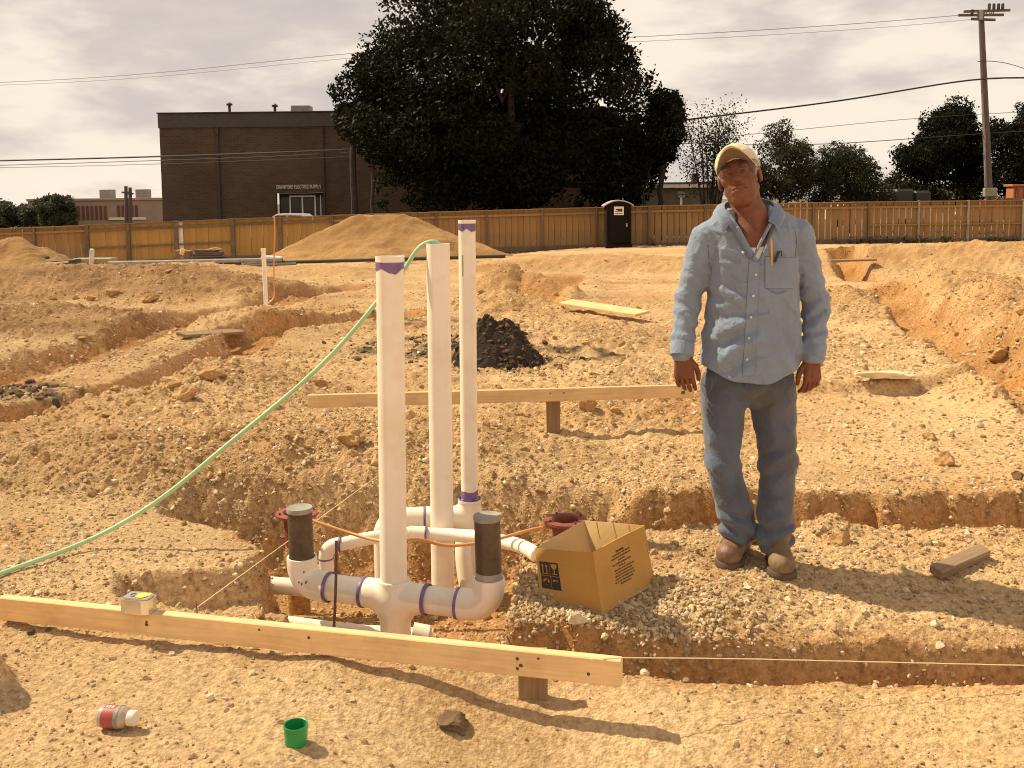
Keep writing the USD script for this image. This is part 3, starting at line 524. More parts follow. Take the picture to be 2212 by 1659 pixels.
# ------------------------------------------------------------ brick warehouse
BY = 60.0
def bp(px, py, Y=BY): return at(px, py, Y)
x0 = bp(345, 300)[0]; x1 = bp(1335, 300)[0]; zb = -1.6
ztl = bp(345, 246)[2]; ztop = ztl
bld = thing('brick_building', 'dark brown brick warehouse with flat roof and dark parapet behind the fence and oak', 'building')
zw = bp(345, 277)[2]
dx0, dx1, dz1 = bp(597, 440)[0], bp(699, 440)[0], bp(650, 417)[2]
D = 14.0
W = []
W.append(box(dx0 - x0, 0.3, zw - zb, ((dx0 + x0) / 2, BY + 0.15, (zw + zb) / 2))); W.append(box(x1 - dx1, 0.3, zw - zb, ((dx1 + x1) / 2, BY + 0.15, (zw + zb) / 2)))
W.append(box(dx1 - dx0, 0.3, zw - dz1, ((dx1 + dx0) / 2, BY + 0.15, (zw + dz1) / 2)))
for xx in (x0 + 0.15, x1 - 0.15): W.append(box(0.3, D - 0.3, zw - zb, (xx, BY + 0.3 + (D - 0.3) / 2, (zw + zb) / 2)))
part('wall', cat(W), 'brick', bld)
part('roof', box(x1 - x0 - 0.62, D - 0.3, 0.2, ((x0 + x1) / 2, BY + 0.31 + (D - 0.3) / 2, zw - 0.12)), 'parapet', bld)
# parapet band, slightly proud, and its cap
part('parapet', box(x1 - x0 + 0.10, 0.42, ztop - zw, ((x0 + x1) / 2, BY + 0.13, (ztop + zw) / 2), 0.02), 'parapet', bld)
part('parapet_cap', box(x1 - x0 + 0.2, 0.55, 0.07, ((x0 + x1) / 2, BY + 0.13, ztop + 0.036), 0.01), 'downspout', bld)
part('parapet_cap', box(0.5, D, 0.09, (x0 + 0.1, BY + 0.42 + D / 2, ztop + 0.03), 0.01), 'downspout', bld)
part('parapet', box(0.34, D, ztop - zw, (x0 + 0.12, BY + 0.36 + D / 2, (ztop + zw) / 2 - 0.02), 0.02), 'parapet', bld)
for px, wpx in ((472, 9), (700, 3)):
    x = bp(px, 350)[0]; zz0, zz1 = zb, zw
    d = part('downspout', box(wpx * mpp(BY) * 0.55, 0.12, zz1 - zz0, (x, BY - 0.07, (zz1 + zz0) / 2), 0.01), 'downspout', bld)
    part('leader_head', box(wpx * mpp(BY) * 0.9, 0.2, 0.35, (x, BY - 0.11, zz1 - 0.22), 0.02), 'downspout', d)
# entrance: recessed dark glazing with pale frames
zd0 = zb; rec = BY + 0.55
part('entrance_reveal', box(dx1 - dx0, 0.05, dz1 - zd0, ((dx0 + dx1) / 2, rec + 0.25, (dz1 + zd0) / 2)), 'parapet', bld)
px_f = [628, 672, 716 - 716 + 695]
fx = [bp(a, 440, rec)[0] for a in (627, 653.5, 681)]; zf = bp(650, 422, rec)[2]
fr = part('door_frame', cat([box(0.09, 0.08, zf - zd0, (x, rec, (zf + zd0) / 2), 0.01) for x in fx] + [box(fx[2] - fx[0] - 0.1, 0.07, 0.10, ((fx[0] + fx[2]) / 2, rec, zf - 0.05), 0.01)]), 'white_frame', bld)
for a, b in ((fx[0], fx[1]), (fx[1], fx[2])): part('glass_door', box(b - a - 0.1, 0.03, zf - zd0 - 0.15, ((a + b) / 2, rec + 0.03, (zf + zd0) / 2 - 0.05)), 'dark_glass', bld)
for a, b in ((dx0, fx[0]), (fx[2], dx1)): part('side_window', box(b - a - 0.1, 0.03, zf - zd0 - 0.1, ((a + b) / 2, rec + 0.03, (zf + zd0) / 2 - 0.05)), 'dark_glass', bld)
part('side_post', box(0.05, 0.06, zf - zd0, (bp(693, 440, rec)[0], rec, (zf + zd0) / 2)), 'white_frame', bld)
tm = meshkit.text_mesh('CRAWFORD ELECTRIC SUPPLY', 0.26, 0.03, bold=True); Ls = bp(694, 404)[0] - bp(597, 404)[0]; s = Ls / tm.extents[0]
tm.apply_translation(-tm.bounds[0]); tm.apply_scale([s, 1.0 * max(s, 0.8), 1.0]); M = np.eye(4); M[:3, 0] = (1, 0, 0); M[:3, 1] = (0, 0, 1); M[:3, 2] = (0, -1, 0); M[:3, 3] = (bp(597, 404)[0], BY - 0.012, bp(645, 407.5)[2])
part('sign_lettering', tm, 'sign_letter', bld, M=M)
for px, h, y in ((496, 18, BY + 5), (594, 15, BY + 6)):
    x = bp(px, 240, y)[0]; z0 = zw - 0.1; z1 = bp(px, 226 if px == 496 else 229, y)[2]
    v = part('roof_vent', tube([(x, y, z0), (x, y, z1)], 0.09, 12), 'downspout', bld); part('vent_cap', lathe([(0, 0.22), (0.2, 0.1), (0.2, 0.0), (0, 0.0)], 14, trimesh.transformations.translation_matrix((x, y, z1 - 0.05))), 'downspout', v)
a, b = bp(632, 232, BY + 6), bp(672, 232, BY + 6); u = part('roof_unit', box(b[0] - a[0], 1.2, 0.9, ((a[0] + b[0]) / 2, BY + 6, bp(650, 229, BY + 6)[2] - 0.45), 0.04), 'grey_metal', bld)
part('wall_lamp', box(0.16, 0.3, 0.22, (x0 - 0.08, BY + 0.6, bp(345, 345)[2]), 0.03), 'parapet', bld)

# long low building far left
LY = 82.0; a = at(60, 430, LY); b = at(352, 432, LY); zt_ = b[2]; zl = -2.0
lb = thing('low_building', 'long pinkish tan low building with dark red strips at far left horizon', 'building')
part('wall', box(b[0] - a[0], 8, zt_ - zl, ((a[0] + b[0]) / 2, LY + 4, (zt_ + zl) / 2)), 'tan_wall', lb)
part('roof_edge', box(b[0] - a[0] + 0.2, 8.2, 0.2, ((a[0] + b[0]) / 2, LY + 4, zt_ + 0.1), 0.02), 'tan_wall', lb)
za, zb_ = at(250, 444, LY)[2], at(250, 474, LY)[2]
for k in range(20):
    px = 112 + k * 9.6
    if 236 < px < 252: continue
    part('window_strip', box(5.2 * mpp(LY), 0.06, za - zb_, (at(px, 450, LY)[0], LY - 0.03, (za + zb_) / 2)), 'dark_red_strip', lb)
part('sill_band', box(80 * mpp(LY), 0.08, 0.22, (at(275, 450, LY)[0], LY - 0.04, at(275, 472, LY)[2])), 'white_frame', lb)
for px in (233, 310):
    c0 = at(px, 428, LY + 2); part('roof_unit', box(22 * mpp(LY), 1.4, 0.75, (c0[0], LY + 2, zt_ + 0.55), 0.04), 'grey_metal', lb)

# low building right of the oak
RY = 66.0; a = at(1380, 400, RY); b = at(1560, 400, RY); zr = at(1460, 397, RY)[2]
rb = thing('low_building', 'low dark olive building with pale fascia band right of the oak', 'building')
zfb = at(1460, 406, RY)[2]
part('wall', box(b[0] - a[0], 7, zfb + 2.2, ((a[0] + b[0]) / 2, RY + 3.6, (zfb - 2.2) / 2)), 'olive_wall', rb)
part('fascia', box(b[0] - a[0] + 0.3, 7.4, zr - zfb, ((a[0] + b[0]) / 2, RY + 3.5, (zr + zfb) / 2), 0.02), 'pale_band', rb)
part('roof_edge', box(b[0] - a[0] + 0.4, 7.5, 0.1, ((a[0] + b[0]) / 2, RY + 3.5, zr + 0.05)), 'parapet', rb)
for px, py in ((1472, 416), (1472, 424)): c0 = at(px, py, RY); part('notice_board', box(16 * mpp(RY), 0.05, 6.5 * mpp(RY), (c0[0], RY + 0.06, c0[2]), 0.01), 'grey_metal', rb)
c0 = at(1501, 394, RY + 3); part('roof_unit', box(0.42, 0.5, 0.9, (c0[0], RY + 3, zr + 0.3), 0.03), 'parapet', rb)
c0 = at(1472, 430, RY - 2); tag(part('sign_post', tube([(c0[0], RY - 2, -1.4), (c0[0], RY - 2, at(1472, 427, RY - 2)[2])], 0.05, 8), 'white_frame'), 'thin pale post in front of the low olive building', 'post')

# far grey sheds right
SY = 130.0; a = at(1955, 418, SY); b = at(2040, 418, SY)
sh = thing('far_shed', 'distant pale grey shed below the right hand tree', 'building'); z1 = at(2000, 405, SY)[2]; z0 = -2
part('wall', box(b[0] - a[0], 9, z1 - z0, ((a[0] + b[0]) / 2, SY + 4.5, (z1 + z0) / 2)), 'tan_wall', sh)
rfp = Polygon([(-5, 0), (5, 0), (5, .1), (0, 1.3), (-5, .1)]); rm = trimesh.creation.extrude_polygon(rfp, b[0] - a[0] + 0.6, engine='earcut')
M = np.eye(4); M[:3, 0] = (0, 1, 0); M[:3, 1] = (0, 0, 1); M[:3, 2] = (1, 0, 0); M[:3, 3] = (a[0] - 0.3, SY + 4.5, z1); part('roof', rm, 'grey_metal', sh, M=M)
c0 = at(1905, 380, 110); tag(part('far_pole', tube([(at(1979, 400, 70)[0], 70, -2), (at(1978.5, 400, 70)[0], 70, at(1978, 362, 70)[2])], 0.13, 10), 'pole_wood'), 'dark thin pole standing under the right hand tree crown', 'pole')

# orange brick pier at the right edge
c0 = at(2190, 403, 52); zt_ = c0[2]; a = at(2189, 420, 52)[0]
pr = thing('brick_pier', 'orange brick pier rising behind the fence at the right edge', 'pier')
part('shaft', box(2.2, 0.8, zt_ + 1.9, (a + 1.1, 52.4, (zt_ - 1.9) / 2), 0.02), 'orange_brick', pr); part('cap', box(2.4, 1.0, 0.12, (a + 1.1, 52.4, zt_ + 0.06), 0.02), 'orange_brick', pr)
for k in range(5): part('rib', box(0.16, 0.07, zt_ + 1.5, (a + 0.2 + k * 0.42, 51.967, (zt_ - 1.5) / 2), 0.01), 'red_iron', pr)

# ------------------------------------------------------------ portable toilet
TY = 42.3; c0 = at(1337, 540, TY); wT = 1.06
xz0 = hz(c0[0], TY)[0]; hT = at(1337, 437, TY)[2] - xz0
tl = thing('portable_toilet', 'dark portable toilet with a pale arched roof and white notice in front of the fence', 'toilet', (c0[0], TY, xz0))
part('base', box(wT + 0.06, 1.16, 0.16, (0, 0.5, 0.08), 0.02), 'toilet_body', tl); part('side_wall', box(0.05, 1.05, hT - 0.2, (-wT / 2 + 0.03, 0.52, hT / 2 + 0.06), 0.01), 'toilet_body', tl); part('side_wall', box(0.05, 1.05, hT - 0.2, (wT / 2 - 0.03, 0.52, hT / 2 + 0.06), 0.01), 'toilet_body', tl)
part('back_wall', box(wT - 0.12, 0.05, hT - 0.2, (0, 1.0, hT / 2 + 0.06), 0.01), 'toilet_body', tl)
dr = part('door', box(wT - 0.2, 0.05, hT - 0.3, (0, 0.03, hT / 2 + 0.03), 0.012), 'toilet_body', tl); part('latch', box(0.07, 0.04, 0.16, (wT / 2 - 0.2, -0.015, hT * 0.5), 0.01), 'grey_metal', dr)
for s in (-1, 1): part('door_post', box(0.09, 0.1, hT - 0.2, (s * (wT / 2 - 0.05), 0.02, hT / 2 + 0.06), 0.015), 'toilet_body', tl)
th = np.linspace(-1, 1, 15); ro = Polygon(list(zip(th * (wT / 2 + 0.1), 0.22 * (1 - th ** 2))) + list(zip(th[::-1] * (wT / 2 + 0.1), 0.22 * (1 - th[::-1] ** 2) - 0.05)))
rm = trimesh.creation.extrude_polygon(ro, 1.25, engine='earcut'); M = np.eye(4); M[:3, 0] = (1, 0, 0); M[:3, 1] = (0, 0, 1); M[:3, 2] = (0, -1, 0); M[:3, 3] = (0, 1.16, hT - 0.12); part('roof', rm, 'toilet_roof', tl, M=M)
lun = Polygon(list(zip(th * (wT / 2), 0.2 * (1 - th ** 2) + 0.001)) + [(wT / 2, -0.1), (-wT / 2, -0.1)]); rm = trimesh.creation.extrude_polygon(lun, 0.05, engine='earcut'); M = M.copy(); M[:3, 3] = (0, 0.07, hT - 0.155); part('gable', rm, 'toilet_body', tl, M=M)
nb = part('notice', box(0.42, 0.012, 0.36, (0.0, -0.004, hT - 0.36), 0.002), 'white_print', tl)
part('notice_print', cat([box(0.26, 0.004, 0.05, (0.01, -0.012, hT - 0.30)), box(0.30, 0.004, 0.035, (0.0, -0.012, hT - 0.38)), box(0.18, 0.004, 0.05, (0.05, -0.012, hT - 0.345)), box(0.30, 0.004, 0.03, (0, -0.012, hT - 0.48))]), 'ink', nb)

# ------------------------------------------------------------ vehicles behind the fence
def wheel(x, y, z, r, w, parent):
    M = np.eye(4); M[:3, :3] = rotm([1, 0, 0], 90)[:3, :3]; M[:3, 3] = (x, y + w / 2, z); t = part('tyre', lathe([(0, 0), (r * 0.6, 0), (r, 0.03), (r, w - 0.03), (r * 0.6, w), (0, w)], 18), 'black_rubber', parent, M=M)
    part('rim', lathe([(0, -0.01), (r * 0.55, -0.01), (r * 0.55, 0.0), (0, 0)], 14), 'grey_metal', t)
def car(name, label, catg, o, prof, glass, L, Wd, mat, gmat='dark_glass', yaw=0, group=None):
    M = np.eye(4); M[:3, :3] = rotm([0, 0, 1], yaw)[:3, :3]; M[:3, 3] = o; t = thing(name, label, catg, M, group)
    b = trimesh.creation.extrude_polygon(Polygon(prof), Wd, engine='earcut'); R = np.eye(4); R[:3, 0] = (1, 0, 0); R[:3, 1] = (0, 0, 1); R[:3, 2] = (0, -1, 0); R[:3, 3] = (0, Wd / 2, 0); part('body', b, mat, t, M=R)
    for gpoly in glass:
        g = trimesh.creation.extrude_polygon(Polygon(gpoly), Wd + 0.02, engine='earcut'); R2 = R.copy(); R2[1, 3] = Wd / 2 + 0.01; part('side_window', g, gmat, t, M=R2)
    for x in (-L * 0.31, L * 0.31):
        for y in (-Wd / 2 + 0.1, Wd / 2 - 0.1): wheel(x, y, 0.33, 0.33, 0.2, t)
    for s in (-1, 1): part('headlight', box(0.06, 0.3, 0.14, (-L / 2 + 0.0, s * Wd * 0.34, 0.68), 0.02), 'white_print', t)
    return t
sedan = [(-2.2, .35), (2.2, .35), (2.25, .6), (2.2, .95), (1.4, 1.02), (.8, 1.44), (-.5, 1.46), (-1.15, 1.02), (-2.1, .86), (-2.25, .6)]; sgl = [[(-1.0, 1.02), (-.48, 1.39), (.0, 1.39), (.0, 1.02)], [(.06, 1.02), (.06, 1.39), (.74, 1.37), (1.2, 1.02)]]
c0 = at(627, 461.5, 50); car('parked_car', 'pale car whose roof shows over the fence below the warehouse entrance', 'car', (c0[0], 50, c0[2] - 1.46), sedan, sgl, 4.4, 1.75, 'truck_white')
c0 = at(2170, 427, 50); car('parked_car', 'dull red car whose roof shows over the fence near the right edge', 'car', (c0[0], 50, c0[2] - 1.46), sedan, sgl, 4.4, 1.75, 'car_red')
truck = [(-2.7, .45), (2.7, .45), (2.7, 1.05), (0.6, 1.05), (.55, 1.15), (.3, 1.85), (-1.0, 1.85), (-1.5, 1.2), (-2.65, 1.1)]; tgl = [[(-1.35, 1.2), (-.95, 1.75), (-.3, 1.75), (-.3, 1.2)], [(-.2, 1.2), (-.2, 1.75), (.22, 1.75), (.4, 1.2)]]
c0 = at(1893, 414, 52); tk = car('pickup_truck', 'white pickup truck carrying dark covered cargo behind the fence right of the shrubs', 'truck', (c0[0], 52, c0[2] - 1.85), truck, tgl, 5.4, 1.9, 'truck_white')
part('covered_cargo', cat([box(1.0, 1.7, 0.95, (1.15, 0, 1.5), 0.12), box(0.9, 1.6, 0.85, (2.1, 0, 1.45), 0.12)]), 'truck_dark', tk)

# ------------------------------------------------------------ utility poles and lines
UY = 50.0
ub, ut = at(2137, 440, UY), at(2119, 22, UY); ub = ub + (ub - ut) * 0.10
up = thing('utility_pole', 'tall brown utility pole with crossarms and a conduit right of the man', 'utility pole')
part('shaft', tube([ub, (ub + ut) / 2, ut], [0.19, 0.165, 0.13], 16), 'pole_wood', up)
part('conduit', tube([at(2128.5, 402, UY - .25), at(2127, 300, UY - .25), at(2121, 200, UY - .25)], 0.045, 8), 'pole_metal', up)
for (xa, ya, xb, yb) in ((2082, 25, 2182, 22), (2070, 33, 2168, 32), (2098, 41, 2150, 43)):
    a, b = at(xa, ya, UY - 0.25), at(xb, yb, UY - 0.25); arm = part('crossarm', box(np.linalg.norm(b - a), 0.1, 0.12, bev=0.01), 'pole_wood', up, M=frame((a + b) / 2, b - a))
    for t in (0.06, 0.2, 0.36, 0.62, 0.78, 0.94):
        c0 = a + (b - a) * t; part('insulator', lathe([(0, 0), (0.035, 0), (0.075, 0.10), (0.04, 0.14), (0.07, 0.2), (0.03, 0.27), (0, 0.27)], 10, trimesh.transformations.translation_matrix(c0 + [0, 0, 0.06])), 'grey_metal', arm)
for px, py in ((2100, 27), (2137, 14), (2147, 14), (2157, 14), (2166, 14)): c0 = at(px, py, UY - .3); part('fuse_cutout', box(0.12, 0.14, 0.3, c0, 0.03), 'wire', up)
part('bracket', box(0.25, 0.25, 0.5, at(2117, 33, UY - .2), 0.04), 'grey_metal', up)
a, b = at(2125.5, 406, 49.5), at(2151, 425, 49.5); mb = thing('meter_cabinet', 'square olive metal cabinet at the foot of the tall utility pole', 'cabinet', (a + b) / 2)
part('case', box(b[0] - a[0], 0.3, a[2] - b[2], bev=0.03), 'box_olive', mb); part('door', box((b[0] - a[0]) * 0.86, 0.03, (a[2] - b[2]) * 0.84, (0, -0.168, 0), 0.012), 'box_olive', mb); part('leg', box(0.1, 0.1, 1.5, (-.15, 0.05, -0.9)), 'box_olive', mb); part('leg', box(0.1, 0.1, 1.5, (.15, 0.05, -0.9)), 'box_olive', mb)
PY2 = 72.0
for px, yt, lab in ((272, 402, 'nearer of two thin dark poles left of the brick building'), (281, 405, 'right one of the pair of thin poles left of the brick building')):
    a, b = at(px + 1, 520, PY2), at(px, yt, PY2); pp = thing('wooden_pole', lab, 'pole'); part('shaft', tube([a, b], [0.15, 0.12], 10), 'pole_wood', pp); part('crossarm', box(0.55, 0.1, 0.12, b - [0, 0.12, 0.45], 0.01), 'pole_wood', pp)
def wire(pts, r, label):
    p = spline([at(*q) for q in pts], 90); tag(part('power_line', tube(p, r, 6), 'wire'), label, 'cable')
wire([(-400, 352, 56), (0, 347, 54), (345, 338, 53), (700, 325, 52), (1100, 300, 51.5), (1580, 247, 50.6), (1850, 212, 50.2), (2045, 180, 50), (2118, 171, 49.8), (2212, 168, 49), (2500, 172, 46)], 0.045, 'thickest black cable running left from the utility pole across the whole sky')
wire([(-400, 360, 58), (0, 357, 56), (345, 346.5, 54), (700, 332, 52), (1200, 306, 51), (1780, 311, 50.4), (1990, 298, 50.2), (2132, 288, 50), (2500, 270, 48)], 0.02, 'lower black cable below the thickest one')
wire([(-400, 366, 58), (0, 362, 56), (345, 354, 54), (900, 332, 52), (1590, 293, 50.6), (1990, 255, 50.2), (2128, 246, 50), (2500, 235, 48)], 0.014, 'thin cable under the lower black cable')
wire([(-400, 190, 60), (0, 178, 58), (330, 158, 56), (800, 112, 53), (1330, 82, 51), (1720, 60, 50.3), (2072, 33, 49.9)], 0.013, 'upper thin cable climbing from left edge to the pole crossarm')
wire([(-400, 194, 60), (0, 184, 58), (330, 166, 56), (800, 122, 53), (1330, 92, 51), (1720, 72, 50.3), (2098, 42, 49.9)], 0.009, 'faint cable just under the upper thin one')
wire([(2112, 133, 49.8), (2132, 132, 49.8), (2212, 148, 48), (2420, 175, 44)], 0.02, 'short cable dropping right from the utility pole')

# ------------------------------------------------------------ trees
def limb(a, b, r0, r1, rg, n=7, wig=0.08):
    t = np.linspace(0, 1, n); p = np.outer(1 - t, a) + np.outer(t, b); L = np.linalg.norm(np.subtract(b, a)); p[1:-1] += rg.normal(size=(n - 2, 3)) * L * wig * 0.5
    return tube(p, np.linspace(r0, r1, n), 8)
def crown_points(poly, Y, depth, n, nb, rmin, rmax, rg, gaps=0.0, fill=0.35, stray=0.22):
    """leaf points in clumps inside an outline (picture) extruded to its real depth"""
    P = Polygon(poly); x0, y0, x1, y1 = P.bounds; B = []; s = mpp(Y)
    while len(B) < nb:
        px, py = rg.uniform(x0, x1), rg.uniform(y0, y1); q = Point(px, py); R = rg.uniform(rmin, rmax)
        if not P.contains(q): continue
        edge = P.exterior.distance(q) * s
        if edge < R * 0.75 and rg.random() < 0.8: R = max(edge * 1.15, rmin * 0.55)
        d = depth * min(1.0, 0.25 + edge / (0.5 * depth)) ; yy_ = Y + rg.uniform(-d, d)
        B.append((*at(px, py, yy_), R))
    B = np.array(B); w = B[:, 3] ** 2.2; w /= w.sum(); k = rg.choice(len(B), n, p=w); u = rg.normal(size=(n, 3)); u /= np.linalg.norm(u, axis=1, keepdims=True)
    rad = B[k, 3] * np.where(rg.random(n) < fill, rg.random(n) ** 0.5, np.where(rg.random(n) < stray, rg.uniform(1.0, 1.42, n), rg.uniform(0.80, 1.08, n))); p = B[k, :3] + u * rad[:, None] * [1, 1, 0.8]
    if gaps:
        g = meshkit.fbm(p * 0.62, 3, 17); g2 = meshkit.fbm(p * [2.0, 2.0, 2.0], 2, 9); p = p[(g + 0.35 * (g2 - .5) > gaps)]
    return p, B
def tree(name, label, poly, Y, depth, n, nb, rmin, rmax, leaf, seed, trunk, mat='oak_leaf', gaps=0.0, fill=0.35, r0=0.35, group=None, nl=9, asp=0.5, stray=0.22):
    rg = np.random.default_rng(seed); t = thing(name, label, 'tree' if 'shrub' not in name else 'shrub', group=group)
    p, B = crown_points(poly, Y, depth, n, nb, rmin, rmax, rg, gaps, fill, stray)
    part('crown', leafcloud(p, leaf, rg, 0.0, asp), mat, t)
    bx, by = trunk[0]; base = at(bx, by, Y); base[2] = -1.6 if Y > 45 else hz(base[0], Y)[0]
    fork = at(*trunk[1], Y); ms = [limb(base, fork, r0, r0 * 0.75, rg)]
    for k in rg.choice(len(B), min(nl, len(B)), replace=False):
        ms.append(limb(fork + rg.normal(size=3) * r0 * 0.3, B[k, :3], r0 * 0.5, 0.04, rg, 9, 0.14))
    part('trunk', cat(ms), 'bark', t); return t
oak = [(716, 240), (722, 190), (742, 142), (775, 110), (790, 82), (815, 62), (826, 30), (870, 10), (905, -18), (1010, -40), (1150, -45), (1260, -32), (1316, -8), (1326, 45), (1352, 95), (1385, 130), (1408, 175), (1428, 215), (1424, 260), (1400, 300), (1405, 350), (1390, 400), (1392, 432), (1300, 448), (1100, 452), (900, 448), (828, 430), (800, 360), (770, 320), (735, 285)]
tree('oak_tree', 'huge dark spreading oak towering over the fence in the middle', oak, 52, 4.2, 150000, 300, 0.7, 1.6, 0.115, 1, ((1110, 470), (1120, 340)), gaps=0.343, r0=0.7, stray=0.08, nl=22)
for px, wpx, lab in ((765, 16, 'thick dark trunk left of the oak against the brick wall'), (805, 9, 'thinner dark trunk between the thick trunk and the oak')):
    rg = np.random.default_rng(px); t = thing('tree', lab, 'tree'); a = at(px + 2, 520, 50.5); a[2] = -1.5; b = at(px - 3, 255, 51); part('trunk', limb(a, b, wpx * mpp(50) / 2, wpx * mpp(50) / 2 * 0.8, rg, 8, 0.008), 'bark', t)
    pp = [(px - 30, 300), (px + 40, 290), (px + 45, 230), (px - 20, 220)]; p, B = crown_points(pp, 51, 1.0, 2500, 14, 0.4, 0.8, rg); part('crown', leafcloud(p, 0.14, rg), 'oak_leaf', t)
rg = np.random.default_rng(77); p, B = crown_points([(812, 380), (835, 385), (840, 455), (815, 455)], 49, 0.6, 1200, 10, 0.2, 0.45, rg); t = thing('shrub', 'small yellowish shrub in the dark under the oak left side', 'shrub'); part('foliage', leafcloud(p, 0.09, rg), 'pale_leaf', t); part('stem', limb(at(825, 470, 49) - [0, 0, .5], at(825, 410, 49), 0.04, 0.015, rg), 'bark', t)
tree('tree', 'dark smaller tree joined to the right flank of the oak', [(1405, 215), (1430, 188), (1460, 195), (1478, 225), (1482, 270), (1470, 310), (1455, 345), (1425, 355), (1400, 350), (1395, 280)], 50.5, 1.4, 16000, 70, 0.3, 0.7, 0.09, 2, ((1415, 470), (1425, 330)), gaps=0.33, r0=0.16)
tree('tree', 'low leaf sprays hanging at the oak right foot', [(1385, 350), (1415, 345), (1420, 372), (1400, 395), (1382, 398)], 50, 0.8, 1500, 18, 0.2, 0.4, 0.11, 12, ((1388, 460), (1395, 400)), gaps=0.36, r0=0.07, nl=4)
# multi-stemmed crape myrtle
rg = np.random.default_rng(31); t = thing('crape_myrtle', 'thin multi stemmed crape myrtle with sparse leaves left of the man cap', 'tree'); ms = []; tips = []
for k in range(17):
    b0 = at(rg.uniform(1512, 1545), 440, 49 + rg.uniform(-.3, .3)); b0[2] = -1.4; tp = at(rg.uniform(1478, 1592), rg.uniform(218, 320), 49 + rg.uniform(-1, 1)); tips.append(tp)
    m_ = (b0 + tp) / 2; m_[0] = b0[0] * 0.55 + tp[0] * 0.45; ms.append(tube(spline([b0, m_, tp], 12), np.linspace(0.05, 0.012, 12), 6))
    for q in range(4): a = b0 + (tp - b0) * rg.uniform(.55, .9); e = a + rg.normal(size=3) * [.6, .4, .35] + [0, 0, .45]; ms.append(tube([a, e], [0.016, 0.006], 5)); tips.append(e)
part('trunk', cat(ms), 'bark', t); tips = np.array(tips); k = rg.integers(0, len(tips), 5200); part('crown', leafcloud(tips[k] + rg.normal(size=(5200, 3)) * [.36, .36, .34], 0.062, rg), 'tree_leaf', t)
tree('tree', 'bushy grey green tree directly behind the man right shoulder', [(1590, 440), (1604, 380), (1622, 330), (1630, 300), (1655, 296), (1668, 272), (1682, 280), (1694, 268), (1706, 296), (1735, 300), (1748, 318), (1778, 322), (1800, 350), (1805, 440)], 48, 1.5, 22000, 100, 0.25, 0.6, 0.06, 3, ((1690, 460), (1690, 400)), 'tree_leaf', gaps=0.30, r0=0.10, group=None)
tree('tree', 'bushy grey green tree with a spire top right of the one behind the man', [(1760, 440), (1765, 370), (1780, 322), (1796, 318), (1806, 286), (1814, 290), (1824, 316), (1850, 312), (1868, 322), (1880, 350), (1900, 362), (1908, 390), (1935, 418), (1930, 440)], 49, 1.5, 22000, 100, 0.25, 0.6, 0.06, 4, ((1840, 460), (1840, 400)), 'tree_leaf', gaps=0.30, r0=0.10)
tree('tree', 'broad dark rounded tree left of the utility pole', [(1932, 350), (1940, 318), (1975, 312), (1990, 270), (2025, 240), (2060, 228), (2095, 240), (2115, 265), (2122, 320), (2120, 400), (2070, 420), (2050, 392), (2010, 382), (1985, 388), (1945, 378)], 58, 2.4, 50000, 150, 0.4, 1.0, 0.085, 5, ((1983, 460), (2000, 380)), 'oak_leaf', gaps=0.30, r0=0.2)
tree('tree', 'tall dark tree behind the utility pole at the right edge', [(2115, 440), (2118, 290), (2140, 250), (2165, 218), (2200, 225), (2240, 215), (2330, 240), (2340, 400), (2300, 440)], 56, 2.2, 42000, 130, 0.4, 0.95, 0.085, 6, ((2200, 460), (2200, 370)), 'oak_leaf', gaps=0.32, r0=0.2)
tree('shrub', 'low yellow green shrub between the pickup and the far shed', [(1915, 440), (1918, 385), (1935, 372), (1952, 385), (1985, 395), (2050, 405), (2110, 405), (2115, 440)], 62, 1.3, 9000, 60, 0.35, 0.7, 0.12, 7, ((2000, 460), (2000, 420)), 'pale_leaf', gaps=0.3, r0=0.08)
tree('tree', 'bright green bushy tree on the far left horizon', [(80, 490), (86, 440), (108, 422), (130, 420), (152, 430), (162, 448), (168, 490)], 78, 1.4, 12000, 60, 0.25, 0.6, 0.11, 8, ((125, 480), (125, 450)), 'hazy_leaf', gaps=0.25, r0=0.12)
tree('tree', 'dull tree clump cut by the left edge', [(-90, 470), (-80, 425), (-20, 432), (20, 436), (60, 445), (90, 455), (100, 492), (-90, 492)], 79, 2, 20000, 80, 0.3, 0.8, 0.12, 9, ((0, 490), (0, 455)), 'hazy_leaf', gaps=0.25, r0=0.15)
# ------------------------------------------------------------ drain pipes in the pit
def elbow(c, a, b, R, r, n=14):          # bend of radius R from direction -a (coming in) to b (going out), corner at c
    a, b = np.asarray(a, float), np.asarray(b, float); p0 = c + a * R; t = np.linspace(0, np.pi / 2, n)
    o = c + a * R + b * R
    return np.array([o - b * R * math.cos(x) - a * R * math.sin(x) for x in t])
def ring(c, d, r, w=0.012):
    d = np.asarray(d, float) / np.linalg.norm(d); c = np.asarray(c, float); m = trimesh.creation.revolve(np.array([(r - 0.004, 0), (r, 0), (r, w), (r - 0.004, w), (r - 0.004, 0)]), sections=32); m.apply_transform(trimesh.geometry.align_vectors([0, 0, 1], d)); m.apply_translation(c - d * w / 2); return m
def hub(c, d, r, L):                     # flared socket with a rounded lip
    d = np.asarray(d, float) / np.linalg.norm(d); m = trimesh.creation.revolve(np.array([(r * 0.86, 0), (r * 0.97, 0.004), (r, 0.012), (r, L - 0.006), (r * 0.985, L), (r * 0.87, L), (r * .87, L - 0.02), (0, L - 0.02)]), sections=36); m.apply_transform(trimesh.geometry.align_vectors([0, 0, 1], d)); m.apply_translation(np.asarray(c, float)); return m
